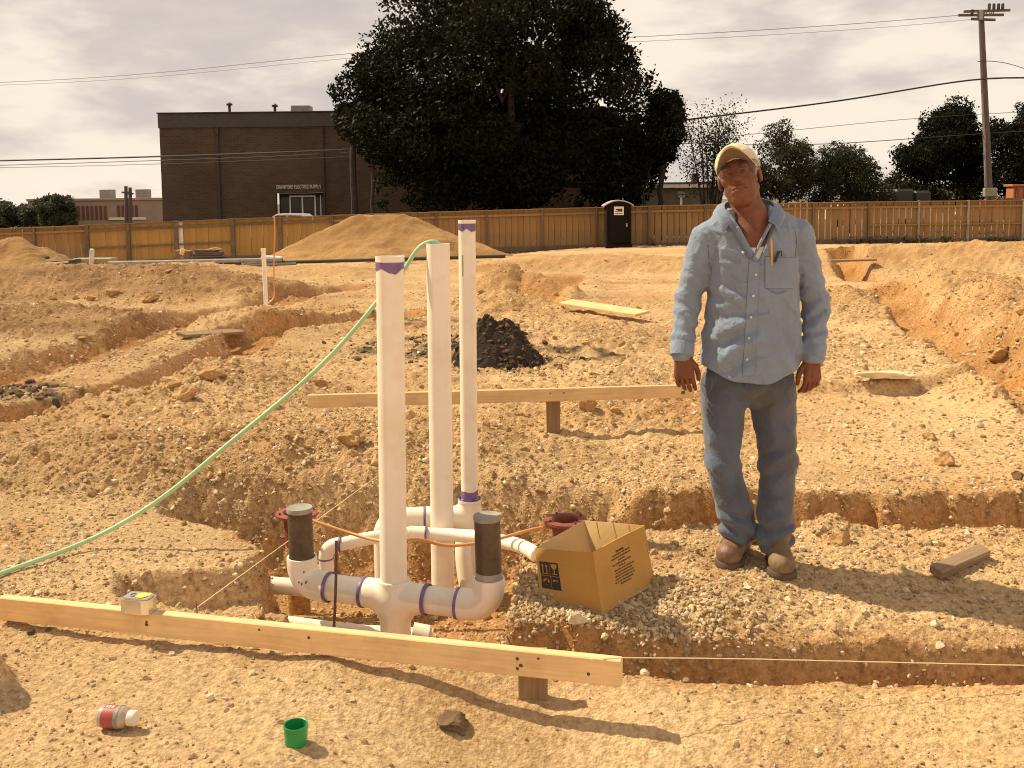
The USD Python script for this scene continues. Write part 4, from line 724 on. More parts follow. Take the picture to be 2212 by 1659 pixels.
def splash(c0, c1, r, rg, n=48, lo=0.15, hi=1.0, thick=0.0012):
    """primer smeared round a pipe: band between c0 and a ragged lower edge towards c1"""
    d = np.asarray(c1, float) - c0; L = np.linalg.norm(d); d /= L; a = np.cross(d, [0, 1.0, 0.2]); a /= np.linalg.norm(a); b = np.cross(d, a); th = np.arange(n + 1) * 2 * np.pi / n
    h = np.interp(th, np.linspace(0, 2 * np.pi, 13), np.r_[(q := rg.uniform(lo, hi, 12)), q[0]]) * L; rr = r + thick
    v = []
    for k in range(n + 1):
        u = math.cos(th[k]) * a + math.sin(th[k]) * b; v += [c0 + u * rr, c0 + u * rr + d * h[k]]
    f = []
    for k in range(n): f += [[2 * k, 2 * k + 1, 2 * k + 3], [2 * k, 2 * k + 3, 2 * k + 2]]
    m = trimesh.Trimesh(np.array(v), np.array(f), process=False); return m
rp = np.random.default_rng(3)
def vpipe(t, x0, y0, x1, y1, Y, r, name='riser', zlow=None, mat='pvc'):
    a, b = at(x0, y0, Y), at(x1, y1, Y); a[1] = b[1] = Y
    if zlow is not None: a = b + (a - b) * ((zlow - b[2]) / (a[2] - b[2]))
    return part(name, pipe(a, b, r), mat, t, 35), a, b
# front double tee with the tallest left riser, two swept arms and two dark stubs
Y1 = 4.09; r4 = 0.0572
tee = thing('drain_tee', 'white plastic drain fitting with front tall riser, swept arms and two dark stubs', 'drain pipe')
o, a1, b1 = vpipe(tee, 850.5, 1262, 842, 556, Y1, r4)
part('rim', ring(b1 - [0, 0, 0.006], [0, 0, 1], r4 + 0.003, 0.022), 'pvc', o, 35); part('primer_band', splash(b1 - np.array([0, 0, 0.02]), b1 - np.array([0, 0, 0.075]), r4, rp, lo=.35), 'primer', o, True)
zc = -0.072; C = np.array([a1[0] + 0.004, Y1, zc]); L_ = at(655, 1300, 4.24); L_[2] = zc; Rr = at(1057, 1318, 3.97); Rr[2] = zc
uL = (L_ - C) / np.linalg.norm(L_ - C); uR = (Rr - C) / np.linalg.norm(Rr - C); zu = np.array([0, 0, 1.0]); rh = r4 + 0.0075
part('hub', hub(C + [0, 0, 0.055], zu, rh, a1[2] - C[2] - 0.05), 'pvc', tee, 35); part('primer_band', ring([a1[0], Y1, a1[2] + 0.004], [0, 0, 1], r4 + 0.004, 0.010), 'primer', tee, True)
# body of the fitting as one smooth skin
def fit(P):
    d = s_cap(P, C + [0, 0, .09], C + [0, 0, -.42], rh, rh)
    for u, L in ((uL, 0.155), (uR, 0.145)):
        d = smin(d, s_cap(P, C + u * 0.02, C + u * L, rh - 0.002, rh - 0.002), 0.022)
        d = smin(d, s_cap(P, C + u * 0.03 - zu * .03, C + u * 0.05 - zu * .05, rh * .7, rh * .6), 0.04)
        d = np.maximum(d, -(L - (P - C) @ u) * -1.0 + 0.0) if False else d
    d = np.maximum(d, (P - C) @ uL - 0.150); d = np.maximum(d, (P - C) @ uR - 0.140); d = np.maximum(d, (P[:, 2] - C[2]) - 0.075); return d
m, _, _ = snet(fit, C - [0.24, 0.12, 0.36], C + [0.24, 0.12, 0.10], 0.0055); m = taubin(m, iterations=6); part('tee_body', m, 'pvc', tee, True)
for u, E, stub_top, side in ((uL, L_, 1098, 'left'), (uR, Rr, 1115, 'right')):
    dist = np.linalg.norm(E - C); s0 = C + u * 0.14; Rb = 0.085; e0 = E - u * Rb
    part('arm', tube([s0, s0 + (e0 - s0) * .5, e0], r4, 32), 'pvc', tee, 35)
    t = np.linspace(0, np.pi / 2, 14); bend = np.array([E - u * Rb + zu * Rb + u * Rb * math.sin(x) - zu * Rb * math.cos(x) for x in t])
    m = cat([tube(np.vstack([e0 - u * 0.045, bend]), rh, 32)]); el = part('elbow', m, 'pvc', tee, 40)
    top = bend[-1]; hb = at(655 if side == 'left' else 1057, 1228 if side == 'left' else 1253, E[1])[2]; part('hub', hub(top - [0, 0, 0.012], zu, rh + 0.001, max(0.05, hb - top[2] + 0.012)), 'pvc', el, 35)
    part('primer_ring', ring(e0 - u * 0.048, u, rh + 0.001, 0.013), 'primer', tee, True); part('primer_ring', ring(s0 + u * 0.004, u, rh + 0.0015, 0.015), 'primer', tee, True)
    top2 = np.array([top[0], top[1], hb]); part('primer_ring', ring(top2, zu, r4 + 0.0045, 0.013), 'primer', tee, True)
    st = at(653 if side == 'left' else 1058, stub_top, E[1]); r_s = 0.0535
    sp = np.array([top2[0], top2[1], hb - 0.01]); st = np.array([top2[0] - 0.004, top2[1], st[2]]); sb = part('stub', tube([sp + [0, 0, .03], sp * .5 + st * .5, st - [0, 0, 0.006]], r_s, 32), 'dark_stub', tee, 35, label='dark brown taped stub on the %s arm' % side)
    part('stub_collar', tube([sp, sp + [0, 0, 0.048]], r_s + 0.0012, 32), 'stub_rim', sb, 35); part('cap_rim', lathe([(0, 0.004), (r_s - .012, 0.006), (r_s + 0.001, 0.012), (r_s + 0.0035, 0.006), (r_s + 0.003, -0.008), (r_s, -0.01)], 36, trimesh.transformations.translation_matrix(st - [0, 0, .006])), 'stub_rim', sb, 35)
    if side == 'left':                    # purple drips on the left elbow
        for k in range(9):
            q = bend[rp.integers(2, 12)]; dv = np.array([rp.uniform(-.6, .6), -1, rp.uniform(-.7, .5)]); dv /= np.linalg.norm(dv); part('primer_drip', trimesh.Trimesh(*(lambda s: (s.vertices * [0.004, 0.004, rp.uniform(.004, .009)] + q + dv * (rh - 0.001), s.faces))(trimesh.creation.icosphere(subdivisions=1)), process=False), 'primer', el)
# second riser
Y2 = 4.75; t2 = thing('drain_riser', 'middle white plastic riser pipe that holds the green hose', 'drain pipe'); o, a2, b2 = vpipe(t2, 957, 1284, 946, 526, Y2, 0.0563, zlow=-0.52)
part('foot_hub', hub([a2[0], Y2, -0.53], zu, 0.064, 0.11), 'pvc', t2, 35)
# third, thinnest riser with its own tee and side pipe
Y3 = 5.05; t3 = thing('drain_riser', 'thinnest white plastic riser pipe at right with purple primer at both ends', 'drain pipe'); o, a3, b3 = vpipe(t3, 1014.5, 1076, 1008.5, 478, Y3, 0.0435)
part('primer_band', splash(b3 - np.array([0, 0, 0.012]), b3 - np.array([0, 0, 0.055]), 0.0435, rp, lo=.5), 'primer', o, True); part('rim', ring(b3 - [0, 0, 0.002], zu, 0.045, 0.016), 'pvc', o, 35); part('primer_band', splash(a3 + np.array([0, 0, 0.002]), a3 + np.array([0, 0, 0.05]), 0.0435, rp, lo=.75), 'primer', o, True)
for zz in (0.62, 0.5): part('stamp_mark', box(0.004, 0.002, 0.06, (b3[0] - 0.022, Y3 - 0.038, 1.49 - zz * .4)), 'ink', o)
C3 = a3 - [0, 0, 0.095]; m3 = -np.array([1.0, 0.10, 0]); m3 /= np.linalg.norm(m3)
def fit3(P):
    d = s_cap(P, C3 + [0, 0, .08], C3 - [0, 0, .40], 0.058, 0.058); d = smin(d, s_cap(P, C3, C3 + m3 * .2, 0.055, 0.055), 0.03); d = np.maximum(d, P[:, 2] - C3[2] - 0.085); return np.maximum(d, (P - C3) @ m3 - 0.10)
m, _, _ = snet(fit3, C3 - [0.16, 0.09, 0.33], C3 + [0.09, 0.09, 0.11], 0.006); m = taubin(m, iterations=5); part('tee_body', m, 'pvc', t3, True); part('lip', ring(C3 + [0, 0, .085], zu, 0.061, 0.012), 'pvc', t3, 35); part('primer_ring', ring(C3 + [0, 0, .093], zu, 0.058, 0.008), 'primer', t3, True)
q0, q1 = C3 + m3 * .09, C3 + m3 * .36; part('side_pipe', tube([q0, q1], 0.0575, 30), 'pvc', t3, 35); part('primer_ring', ring(C3 + m3 * .235, m3, 0.0595, 0.012), 'primer', t3, True)
eb = np.array([q1 + m3 * .08 * math.sin(x) - zu * .08 * (1 - math.cos(x)) for x in np.linspace(0, np.pi / 2, 10)]); part('elbow', tube(np.vstack([eb, eb[-1] - [0, 0, .45]]), 0.0585, 26), 'pvc', t3, 40)
sw = np.array([at(1003, 1150, 4.9), at(1000, 1190, 4.86), at(1004, 1235, 4.82), at(1014, 1290, 4.78)]); part('sweep', tube(spline(sw, 14), 0.040, 22), 'pvc', t3, 40)
# thin vent line with an elbow, running right behind the risers
t4 = thing('vent_pipe', 'thin white pipe with elbow at left running right behind all risers', 'drain pipe'); rv = 0.0305; Yv = 4.55
pts = [at(704, 1235, Yv), at(704, 1206, Yv), at(706, 1192, Yv), at(716, 1181, Yv), at(732, 1177, Yv)]; part('elbow', tube(spline(pts, 16), rv + 0.0035, 24), 'pvc', t4, 40)
part('pipe', tube(spline([at(728, 1178, Yv), at(820, 1159, Yv + .05), at(880, 1152, Yv + .1)], 20), rv, 24), 'pvc', t4, 40); part('pipe', tube(spline([at(878, 1152, Yv + .1), at(960, 1155, Yv + .1), at(1040, 1160, Yv)], 16), rv, 24), 'pvc', t4, 40); part('pipe', tube(spline([at(1036, 1160, Yv), at(1095, 1172, Yv - .05), at(1135, 1184, Yv - .2), at(1160, 1200, Yv - .3)], 16), rv + .002, 24), 'pvc', t4, 40)
for px, py in ((735, 1176), (704, 1206), (920, 1153), (1008, 1158)):
    d_ = [0, 0, 1.0] if px == 704 else [1, 0, 0]; part('primer_ring', ring(at(px, py, Yv + (.1 if px > 900 else 0)), d_, rv + 0.004, 0.008), 'primer', t4, True)
part('coupling', tube([at(884, 1152, Yv + .1), at(918, 1153, Yv + .1)], rv + .0045, 24), 'pvc', t4, 35); part('drop_pipe', tube([at(704, 1230, Yv), at(707, 1290, Yv)], rv + .002, 22), 'pvc', t4, 35)
# buried main line across the pit and the low line behind the front board
t5 = thing('main_pipe', 'white pipe coming out of the left earth block low in the pit', 'drain pipe'); part('pipe', tube([at(560, 1262, 4.62), at(735, 1276, 4.58), at(880, 1284, 4.56)], 0.040, 26), 'pvc', t5, 35)
for a, b in ((845, 905), (905, 950)): part('coupling', tube([at(a, 1282, 4.56), at(b, 1286, 4.56)], 0.0445, 26), 'pvc', t5, 35)
t6 = thing('low_pipe', 'white pipe half buried at the pit bottom just behind the front board', 'drain pipe'); part('pipe', tube([at(610, 1352, 4.2), at(760, 1372, 4.2), at(935, 1380, 4.2)], 0.045, 26), 'pvc', t6, 35)
for a, b in ((742, 780), (890, 925)): part('coupling', tube([at(a, 1369, 4.2), at(b, 1376, 4.2)], 0.0495, 26), 'pvc', t6, 35)
# steel rod
tag(part('rebar', tube(spline([at(726.5, 1168, 3.98), at(725, 1270, 3.97), at(721, 1362, 3.96)], 14), 0.0062, 8), 'rebar'), 'rusty steel rod standing against the left arm of the drain fitting', 'steel rod')
# closet flanges
def flange(px, py, Y, R, label):
    c0 = at(px, py, Y); t = thing('closet_flange', label, 'pipe flange', c0)
    part('plate', lathe([(R * .58, -0.012), (R, -0.012), (R, 0.0), (R * .66, 0.004), (R * .58, -0.004), (R * .58, -0.012)], 36), 'red_iron', t, 40); part('collar', lathe([(R * .58, -0.004), (R * .55, -0.03), (R * .5, -0.16), (R * .56, -0.16), (R * .63, -0.03), (R * .60, -0.012), (R * .58, -0.004)], 32), 'red_iron', t, 40); part('test_plug', lathe([(0, -0.03), (R * .55, -0.034)], 24), 'black_rubber', t)
    for k in range(4): a_ = k * np.pi / 2 + .5; part('bolt', tube([[R * .82 * math.cos(a_), R * .82 * math.sin(a_), -0.01], [R * .82 * math.cos(a_), R * .82 * math.sin(a_), 0.012]], 0.005, 8), 'rebar', t)
    part('stub_pipe', tube([[0, 0, -.12], [0, 0, -.62]], R * .52, 24), 'sandpile', t, 35); return c0
fl = flange(641, 1107, 4.85, 0.105, 'red iron pipe flange behind the left dark stub'); fr_ = flange(1222, 1122, 4.45, 0.100, 'red iron pipe flange behind the cardboard box')
tag(part('copper_tube', tube(spline([fl + [0.07, 0.02, -0.03], at(720, 1140, 4.42), at(800, 1164, 4.33), at(850, 1169, 4.25), at(905, 1165, 4.3), at(950, 1176, 4.32), at(1000, 1177, 4.32), at(1080, 1163, 4.35), at(1170, 1140, 4.4), fr_ + [-0.06, 0.0, -0.04]], 70), 0.0075, 10), 'copper', None, True), 'orange copper tube slung between the two red flanges across the risers', 'tube')
# green hose from the middle riser down to the left edge
hp = [(948, 527, Y2 + .02), (932, 522, Y2), (918, 526, Y2), (900, 541, Y2), (876, 578, 4.75), (845, 615, 4.74), (812, 655, 4.72), (720, 762, 4.7), (600, 872, 4.68), (480, 970, 4.62), (350, 1075, 4.55), (200, 1163, 4.50)]
tag(part('garden_hose', tube(spline([at(*q) for q in hp] + [onground(55, 1229) + [0, 0, .016], onground(-30, 1258) + [0, 0, .012], onground(-200, 1300) + [0, 0, .012]], 150), 0.0105, 12), 'green_hose', None, True), 'pale green hose sagging from the middle riser top down to the left edge', 'hose')

# ------------------------------------------------------------ batter boards and stakes
def board(name, label, P, Q, h, th, mat, nails=(), knots=(), catg='board', parent=None, zup=None):
    """plank whose front top edge runs from P to Q"""
    P, Q = np.asarray(P, float), np.asarray(Q, float); M = frame((P + Q) / 2, Q - P, z=zup); L = np.linalg.norm(Q - P); t = parent or thing(name, label, catg, M)
    part('plank', box(L, th, h, (0, th / 2, -h / 2), 0.003), mat, t)
    for s, dz in nails: part('nail', lathe([(0, 0.0015), (0.0055, 0.001), (0.0055, -0.002)], 10, trimesh.transformations.translation_matrix(((s - .5) * L, -0.0002, dz)) @ rotm([1, 0, 0], 90)), 'rebar', t)
    for s, dz, r in knots: part('knot', trimesh.Trimesh(*(lambda q: (q.vertices * [r * 1.2, 0.0012, r] + [(s - .5) * L, -0.0004, dz], q.faces))(trimesh.creation.icosphere(subdivisions=2)), process=False), 'knot', t)
    return t, M
PL, PR = at(-6, 1298, 3.70), at(1342, 1428.5, 3.12); PL[2] = PR[2]
bb, MB = board('batter_board', 'long pale lumber batter board crossing the foreground with a tape measure on it', PL, PR, 0.089, 0.038, 'new_lumber', [(.855, -.062), (.855, -.028), (.27, -.035), (.54, -.03), (.955, -.055)], [(.86, -.05, .006), (.27, -.045, .006), (.885, -.02, .004), (.46, -.02, .004)], 'board')
stake_c = at(1152, 1480, 3.22); s0 = np.array([stake_c[0], 3.285, PR[2] - 0.035])
def stake(label, top, w, th, depth, mat='stake_wood', lean=0):
    t = thing('stake', label, 'stake', top); R = np.eye(4); R[:3, :3] = rotm([0, 1, 0], lean)[:3, :3]
    v = np.array([[sx * w / 2 * k, sy * th / 2 * k, z] for z, k in ((0, 1), (-depth, 1), (-depth - 0.14, 0.08)) for sx in (-1, 1) for sy in (-1, 1)]); m = trimesh.convex.convex_hull(v); part('post', m, mat, t, M=R); return t
stake('short brown wooden stake holding the right end of the front batter board', s0, 0.100, 0.040, 0.5)
PL2, PR2 = at(664, 854, 6.4), at(1500, 827, 6.62); PR2[2] = PL2[2]
board('batter_board', 'horizontal lumber batter board behind the tall pipes ending at the man hand', PL2, PR2, 0.086, 0.036, 'new_lumber', [(.655, -.03)], [(.97, -.05, .012), (.62, -.03, .004), (.2, -.03, .004)], 'board')
s2 = at(1194, 843, 6.62); stake('grey brown stake carrying the rear batter board', s2, 0.092, 0.045, s2[2] - hz(s2[0], s2[1])[0] + 0.2, lean=-0.5)
# lumber lying about
a, b = onground(2020, 1253), onground(2126, 1204); M = frame((a + b) / 2 + [0.0, 0.0, 0.030], b - a); o = thing('lumber_block', 'weathered lumber offcut lying on the gravel right of the man', 'lumber', M); part('block', box(np.linalg.norm(b - a), 0.062, 0.040, bev=0.004), 'old_lumber', o, M=rotm([1, 0, 0], 14))
def plank_on(px0, py0, px1, py1, w, th, mat, label, lift=0.03, tilt=0):
    a, b = onground(px0, py0), onground(px1, py1); M = frame((a + b) / 2 + [0, 0, lift], b - a + [0, 0, 0.0]); o = thing('plank', label, 'plank', M); part('plank_board', box(np.linalg.norm(b - a), w, th, bev=0.004), mat, o, M=rotm([1, 0, 0], tilt)); return o
plank_on(1222, 668, 1388, 695, 0.24, 0.035, 'new_lumber', 'pale plank lying flat on the dirt between the pipes and the man', 0.10, 8)
plank_on(392, 735, 521, 729, 0.14, 0.035, 'old_lumber', 'thin weathered plank lying by the left diagonal trench', 0.06, 14); plank_on(1790, 577, 1890, 574, 0.22, 0.04, 'old_lumber', 'plank bridging a small hole near the far right berm', 0.12)
# strings
def string(pts, label, r=0.0013): tag(part('mason_line', tube([at(*q) for q in pts], r, 6), 'string'), label, 'string')
nx = at(424, 1336, 3.545); nx[2] = PR[2]
nl = part('string_nail', tube([nx + [0, .015, -.02], nx + [-.003, .015, .035]], 0.0022, 7), 'rebar'); tag(nl, 'small nail upright in the front board with a string tied on', 'nail')
tag(part('mason_line', tube([nx + [0, .015, .012], at(824, 1022, 5.6)], 0.0016, 6), 'string'), 'taut string running from the nail up towards the tall left riser', 'string')
tag(part('mason_line', tube([PR + [-.10, .012, .002], PR + [0, .02, .003], at(1600, 1423, 3.22), at(2260, 1438.5, 3.35)], 0.0016, 6), 'string'), 'taut string running right from the front board over the trench', 'string')
# tape measure on the board
tp = np.array([at(310, 1318, 3.60)[0], 0, PR[2]]); tt = (tp[0] - PL[0]) / (PR[0] - PL[0]); tp[1] = PL[1] + tt * (PR[1] - PL[1]) + 0.012
M = frame(tp, PR - PL) ; tm_ = thing('tape_measure', 'chrome tape measure with a yellow label on top lying on the front board', 'tape measure', M)
outl = Polygon([(-.055, -.026), (-.035, -.032), (.03, -.032), (.05, -.022), (.055, .0), (.05, .026), (.03, .036), (-.03, .036), (-.055, .03)]); cs = trimesh.creation.extrude_polygon(outl.buffer(0.004), 0.052, engine='earcut'); part('case', cs, 'chrome', tm_, 40)
part('top_plate', trimesh.creation.extrude_polygon(outl.buffer(-.003), 0.006, engine='earcut'), 'chrome', tm_, 40, M=trimesh.transformations.translation_matrix((0, 0, .0525))); part('label', lathe([(0, 0), (.022, 0), (.024, .002), (0, .0022)], 24, trimesh.transformations.translation_matrix((.012, .0, .0585))), 'yellow_label', tm_); part('label', box(.03, .02, .003, (.028, .012, .0597), .0008), 'yellow_label', tm_); part('dial', lathe([(.011, 0), (.014, 0), (.014, .003), (.011, .003), (.011, 0)], 20, trimesh.transformations.translation_matrix((-.022, .0, .0585))), 'grey_metal', tm_)
part('mouth', box(.006, .02, .018, (-.061, 0, .014), .002), 'black_rubber', tm_); part('hook', box(.003, .022, .016, (-.066, 0, .012)), 'yellow_label', tm_)

# ------------------------------------------------------------ cardboard box
gB = hz(*at(1301, 1332, 3.72)[:2])[0]
bf, bl, br_ = at(1301, 1334, 3.72), at(1170, 1305, 3.86), at(1414.6, 1268, 3.98); tf, tl_, tr, tb = at(1280, 1194.4, 3.75), at(1155.5, 1184, 3.93), at(1392, 1135, 4.05), at(1261, 1124, 4.24); bbk = bl + br_ - bf
cb = thing('cardboard_box', 'open yellow brown cardboard box tilted on the gravel heap in front of the man', 'box')
def sheet(pts, n, th, bulge, mat, name, parent, inner=None):
    """bowed sheet through four corners (a b bottom, c d top), th thick to the inside"""
    a, b, c, d = map(np.asarray, pts); N = np.cross(b - a, d - a); N /= np.linalg.norm(N); u = np.linspace(0, 1, n); U, V_ = np.meshgrid(u, u, indexing='ij')
    P = ((1 - U) * (1 - V_))[..., None] * a + (U * (1 - V_))[..., None] * b + (U * V_)[..., None] * c + ((1 - U) * V_)[..., None] * d
    P = P + N * (bulge * np.sin(np.pi * U) * (0.4 + 0.6 * V_) + 0.0015 * np.sin(9 * V_ + 5 * U))[..., None]
    n2 = n * n; v = np.vstack([P.reshape(-1, 3), (P - N * th).reshape(-1, 3)]); i, j = np.meshgrid(np.arange(n - 1), np.arange(n - 1), indexing='ij'); q = np.stack([i * n + j, (i + 1) * n + j, (i + 1) * n + j + 1, i * n + j + 1], -1).reshape(-1, 4)
    f = [q, q[:, ::-1] + n2]; e = np.r_[np.arange(n) * n, (n - 1) * n + np.arange(1, n), np.arange(n - 2, -1, -1) * n + n - 1, np.arange(n - 2, 0, -1)]; e2 = np.roll(e, -1); f.append(np.stack([e2, e, e + n2, e2 + n2], 1)); Fq = np.vstack(f)
    part(name, trimesh.Trimesh(v, np.vstack([Fq[:, [0, 1, 2]], Fq[:, [0, 2, 3]]]), process=False), mat, parent)
    def pos(s, t, off=0.0008): return (1 - s) * (1 - t) * a + s * (1 - t) * b + s * t * c + (1 - s) * t * d + N * (bulge * math.sin(math.pi * s) * (0.4 + 0.6 * t) + 0.0015 * math.sin(9 * t + 5 * s) + off)
    return pos, N
posL, NL = sheet((bl, bf, tf, tl_), 13, 0.005, -0.004, 'cardboard', 'side', cb); posR, NR = sheet((bf, br_, tr, tf), 13, 0.005, -0.006, 'cardboard', 'side', cb)
sheet((br_, bbk, tb, tr), 9, 0.005, 0.003, 'cardboard_inside', 'side', cb); sheet((bbk, bl, tl_, tb), 9, 0.005, 0.003, 'cardboard_inside', 'side', cb); sheet((bl + [0, 0, .012], bbk + [0, 0, .012], br_ + [0, 0, .012], bf + [0, 0, .012]), 5, 0.004, 0, 'cardboard_inside', 'bottom', cb)
for k, s in enumerate((.25, .5, .78)): 
    w0, w1 = br_ + (bbk - br_) * s, tr + (tb - tr) * s; nn = np.cross(bbk - br_, tr - br_); nn /= np.linalg.norm(nn); part('crease', tube([w0 * .3 + w1 * .7 - nn * .0062, w1 - nn * .0062], .0012, 5), 'cardboard', cb)
def decal(pos, poly, s0, t0, su, tu, name, mat, parent, off=0.0012, n=1):
    """flat print: polygon in label space laid on the side"""
    for g in getattr(poly, 'geoms', [poly]):
        g = g.segmentize(0.15 / max(su, tu) * 0.2); v, f = trimesh.creation.triangulate_polygon(g, engine='earcut'); part(name, trimesh.Trimesh(np.array([pos(s0 + x * su, t0 + y * tu, off) for x, y in v]), f, process=False), mat, parent)
from shapely.geometry import box as sbox
from shapely.ops import unary_union
lab = part('print', trimesh.Trimesh(np.array([posL(x, y, .001) for x, y in ((.05, .30), (.20, .30), (.37, .30), (.05, .77), (.20, .77), (.37, .77), (.05, .53), (.20, .53), (.37, .53))]), [[0, 1, 7], [0, 7, 6], [1, 2, 8], [1, 8, 7], [6, 7, 4], [6, 4, 3], [7, 8, 5], [7, 5, 4]], process=False), 'ink', cb)
def sym(poly, name='print_symbol'):
    for g in getattr(poly, 'geoms', [poly]):
        v, f = trimesh.creation.triangulate_polygon(g, engine='earcut'); part(name, trimesh.Trimesh(np.array([posL(.05 + x * .32, .30 + y * .47, .0022) for x, y in v]), f, process=False), 'cardboard', lab)
def arrow(x, y0, y1): return unary_union([sbox(x - .025, y0, x + .025, y1 - .08), Polygon([(x - .07, y1 - .1), (x + .07, y1 - .1), (x, y1)])])
sym(arrow(.16, .60, .93)); sym(arrow(.36, .60, .93)); sym(sbox(.08, .55, .45, .575)); sym(Polygon([(.60, .95), (.94, .95), (.92, .84), (.84, .77), (.79, .76), (.79, .60), (.90, .60), (.90, .57), (.64, .57), (.64, .60), (.745, .60), (.745, .76), (.69, .77), (.62, .84)]))
sym(Polygon([(.10 + .17 * (1 - math.cos(t)), .25 + .13 * math.sin(t)) for t in np.linspace(0, np.pi, 12)])); sym(sbox(.255, .12, .275, .25)); sym(sbox(.62, .30, .88, .36)); sym(sbox(.52, .02, .535, .97)); sym(sbox(.02, .48, .98, .495))
# faint dark lines of print on the right hand side (too small to read in the photograph): short word strokes
rt = np.random.default_rng(8)
for k in range(12):
    t_ = .83 - k * .046; wd = [.16, .34, .36, .12, .34, .14, .36, .30, .34, .34, .34, .2][k]; s = .50 - wd / 2 + rt.uniform(-.02, .02); e = s + wd; tl2 = t_ + .0
    words = []
    while s < e:
        w = rt.uniform(.02, .055); hgt = .012 + .006 * (k == 0); words.append((s, min(s + w, e))); s += w + .010
    V_, F_ = [], []
    for (p, q) in words:
        x = p
        while x < q:                       # strokes of letters
            lw = .006; V_ += [posR(x, tl2 - hgt, .0012), posR(x + lw, tl2 - hgt, .0012), posR(x + lw, tl2 + hgt * rt.uniform(.5, 1), .0012), posR(x, tl2 + hgt, .0012)]; i = len(V_) - 4; F_ += [[i, i + 1, i + 2], [i, i + 2, i + 3]]; x += .010
    part('print_line', trimesh.Trimesh(np.array(V_), F_, process=False), 'ink', cb)

# ------------------------------------------------------------ small things in the foreground
g0 = hz(*at(258, 1572, 3.08)[:2])[0]; bc = onground(220, 1572); bd = np.array([1.0, -0.16, 0]); bd /= np.linalg.norm(bd); bc[2] = hz(bc[0], bc[1])[0] + 0.036; R = np.eye(4); R[:3, :3] = frame(bc, bd)[:3, :3]; R[:3, 3] = bc
bt = thing('plastic_bottle', 'small clear bottle with red label lying on the dirt at bottom left', 'bottle', R @ rotm([0, 1, 0], 90) @ np.diag([1.0, 1.0, 0.93, 1]))
part('body', lathe([(0, -.003), (.026, -.003), (.033, .004), (.0335, .02), (.0335, .074), (.030, .086), (.0215, .094), (.0205, .102), (0, .102)], 28), 'bottle_plastic', bt, 40); part('label', lathe([(.0342, .016), (.0346, .018), (.0346, .058), (.0342, .060)], 32), 'red_label', bt, True); part('label_edge', lathe([(.0344, .060), (.0347, .061), (.0347, .073), (.0344, .074)], 32), 'grey_metal', bt, True)
part('cap', lathe([(0, .10), (.023, .10), (.0235, .104), (.0235, .122), (.021, .126), (0, .126)], 20), 'white_print', bt, 40)
for k in range(3): part('label_print', box(.002, .014, .007, (-.0338, -.004, .026 + .011 * k)), 'white_print', bt)
cc = onground(640, 1606) - [0, 0, .004]; cu = thing('green_cup', 'bright green plastic cup standing open at the bottom edge', 'cup', cc); hC = 0.066
part('shell', lathe([(0, .003), (.030, .003), (.0325, .006), (.0345, hC * .5), (.0355, hC - .003), (.0345, hC), (.0325, hC - .001), (.0312, hC * .5), (.029, .009), (0, .009)], 36), 'green_plastic', cu, 45); part('rim', ring([0, 0, hC - .006], zu, .0368, .010), 'green_plastic', cu, 35)

# ------------------------------------------------------------ mid distance odds and ends
Ym = 13.6; t = thing('standpipe', 'thin white standpipe rising from the left trench in the middle distance', 'pipe'); a, b = at(576.5, 680, Ym), at(569, 536, Ym); part('pipe', pipe(a - [0, 0, .3], b, 0.030), 'pvc', t, 35); part('coupling', tube([b - [0, 0, .05], b - [0, 0, .003]], .0345, 16), 'pvc', t, 35)
a, b = at(554, 690, Ym + .2), at(553.5, 663, Ym + .2); t = thing('standpipe', 'short white pipe stub left of the thin standpipe', 'pipe'); part('pipe', pipe(a - [0, 0, .2], b, 0.034), 'pvc', t, 35)
tag(part('copper_tube', tube(spline([at(592.5, 468, Ym + .3), at(592, 560, Ym + .3), at(592.5, 620, Ym + .3), at(590, 645, Ym + .25), at(578, 656, Ym + .2), at(562, 662, Ym + .2)], 40), 0.010, 8), 'copper'), 'thin orange tube standing up beside the white standpipe', 'tube')
Yp = 29.0
def longpipe(x0, y0, x1, y1, r, mat, lab): a, b = at(x0, y0, Yp), at(x1, y1, Yp); tag(part('long_pipe', pipe(a, b, r, 0.012, 18), mat, None, 35), lab, 'pipe', 'long pipes lying before the fence')
longpipe(235, 569, 610, 561, 0.065, 'grey_metal', 'long grey pipe lying in front of the far fence, topmost of its row'); longpipe(240, 576, 520, 570, 0.055, 'black_rubber', 'black pipe lying below the long grey one before the fence'); longpipe(455, 577, 640, 568, 0.06, 'grey_metal', 'shorter grey pipe lying left of the sand pile foot'); longpipe(600, 567, 1092, 553.5, 0.05, 'black_rubber', 'long black pipe lying across the foot of the sand pile')
def lump(name, lab, px, py, Y, sx, sy, sz, mat, catg, rot=0, bev=.02): c0 = at(px, py, Y); M = np.eye(4); M[:3, :3] = rotm([0, 1, 0], rot)[:3, :3]; M[:3, 3] = c0; o = thing(name, lab, catg, M); part('slab', box(sx, sy, sz, bev=bev), mat, o); return o
for k in range(5): o = lump('lumber_stack', 'dark lumber board, %s of the stack left of the sand pile' % ('lowest', 'second from below', 'middle one', 'second from top', 'topmost')[k], 452 + 3 * (k % 2) - k, 557 - 4.1 * k, 31, 1.05 - .09 * k, .5, .05, 'pole_wood', 'board', rp.uniform(-2, 2), .006)
o = lump('brown_carton', 'brown carton lying before the fence left of the lumber stack', 398, 548, 31.2, .50, .4, .22, 'old_lumber', 'carton', 3); lump('pale_carton', 'pale orange carton flap leaning on the brown carton', 394, 544, 30.9, .14, .06, .2, 'new_lumber', 'carton', 18)
